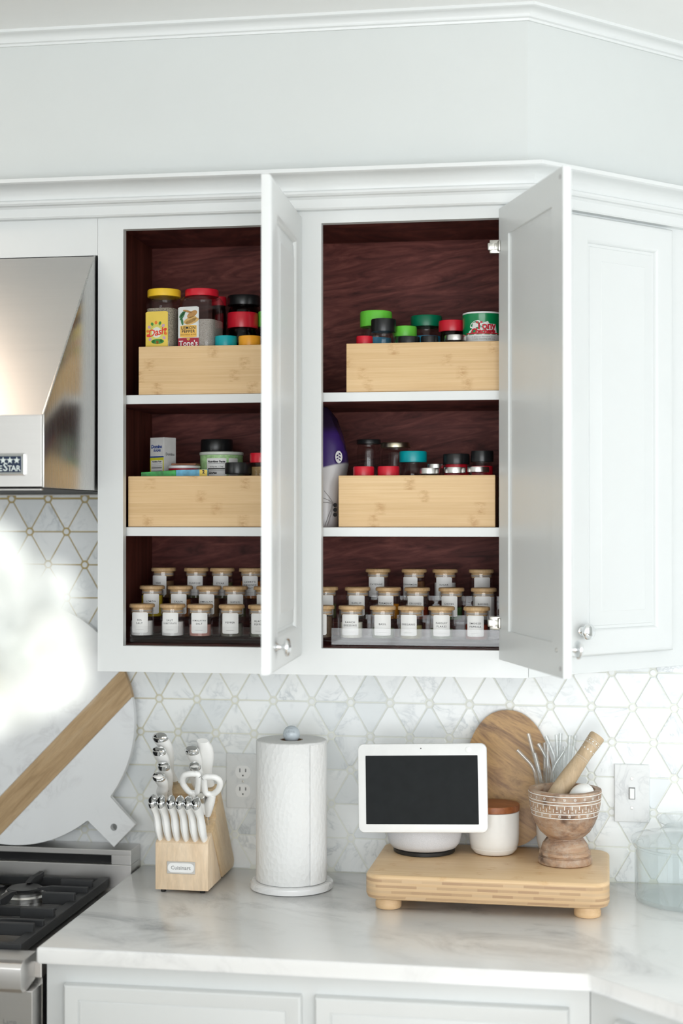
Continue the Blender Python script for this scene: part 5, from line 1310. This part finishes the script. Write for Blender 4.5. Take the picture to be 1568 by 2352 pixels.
def petal_mesh(w, l, cup, ruffle):
    bm = NBM(); nx, nz = 6, 6; G = []
    for j in range(nz+1):
        v = j/nz; row = []
        ww = w*(.35+.65*math.sin(PI*min(1, v*.62+.12)))
        for i in range(nx+1):
            u = i/nx*2-1; x = u*ww/2; z = l*v; y = -cup*(v*v)*l + .35*ww*u*u*(.5) + ruffle*math.sin(u*7+v*3)*v
            z += -.10*l*u*u*(v > .8)
            row.append(bm.verts.new((x, y, z)))
        G.append(row)
    for a, b in zip(G, G[1:]):
        for i in range(nx): bm.faces.new((a[i], a[i+1], b[i+1], b[i]))
    me = bpy.data.meshes.new('petal'); bm.to_mesh(me); bm.free(); me.materials.append(PETAL); me.polygons.foreach_set('use_smooth', [True]*len(me.polygons)); return me
def petal_mat():
    b = NB('white_petal'); b.base(b.ramp(b.noise(b.coord(), 12, 3), [(.3, (.69, .71, .675)), (.7, (.75, .76, .74))])); b.set(.6, 0, .2); b.b.inputs['Subsurface Weight'].default_value = 0; MATS['petal'] = b.m; return b.m
PETAL = petal_mat()
PMS = [petal_mesh(.046, .040, .30, .002), petal_mesh(.040, .034, .45, .0025), petal_mesh(.034, .030, .15, .003)]
CORE = flat('pale_yellow_centre', (.58, .56, .40), .7)
# several florets clustered as one bloom, each petal a part
florets = [((0, 1400), .030, 12), ((55, 1290), .028, 12), ((110, 1365), .030, 12), ((150, 1490), .031, 13), ((70, 1500), .032, 13), ((10, 1290), .030, 12), ((-70, 1380), .034, 12), ((-60, 1500), .032, 12), ((60, 1555), .026, 10), ((-25, 1230), .024, 9), ((-90, 1270), .03, 9), ((40, 1340), .032, 12), ((60, 1430), .034, 13), ((110, 1450), .030, 12), ((0, 1490), .034, 12), ((30, 1550), .030, 12), ((-40, 1330), .034, 12), ((95, 1530), .028, 11), ((20, 1240), .026, 9)]
for k, ((fx, fy), rad, n) in enumerate(florets):
    c = CAM+ray(fx-58, fy+10+max(0, (1380-fy)*.35))*(.935+.02*random.random())-FC
    out = (c+Vector((0, -.05, .0))).normalized()
    mk('floret_centre', lat([(.012*math.sin(a), -.009*math.cos(a)) for a in [PI*(i+.02)/8.04 for i in range(9)]], 12, M=Matrix.Translation(FC+c)), CORE, fl, True)
    for i in range(n):
        a = 2*PI*i/n*1.0+random.random()*.5; tilt = random.uniform(.35, 1.25)
        o = bpy.data.objects.new('petal', PMS[i % 3]); COL.objects.link(o); o.parent = fl
        q = out.to_track_quat('Z', 'Y').to_matrix().to_4x4()
        sc_ = rad/.036*random.uniform(.85, 1.1)
        o.matrix_basis = Matrix.Translation(c) @ q @ Matrix.Rotation(a, 4, 'Z') @ Matrix.Rotation(tilt, 4, 'X') @ Matrix.Scale(sc_, 4)
STEMG = flat('stem_green', (.08, .15, .05), .6); STEMB = flat('stem_brown', (.24, .12, .06), .7)
s0 = FC+Vector((-.045, .0, -.03)); s1 = Vector((vs_[0]+.02, vs_[1], 1.11)); s2 = Vector((vs_[0], vs_[1], .94))
mk('stem', tube(NBM(), [s0, s0.lerp(s1, .35)+Vector((-.04, 0, -.05)), s0.lerp(s1, .7)+Vector((-.03, 0, -.02)), s1, s2], [.004, .004, .0045, .005, .005], 8), STEMB, fl, True)
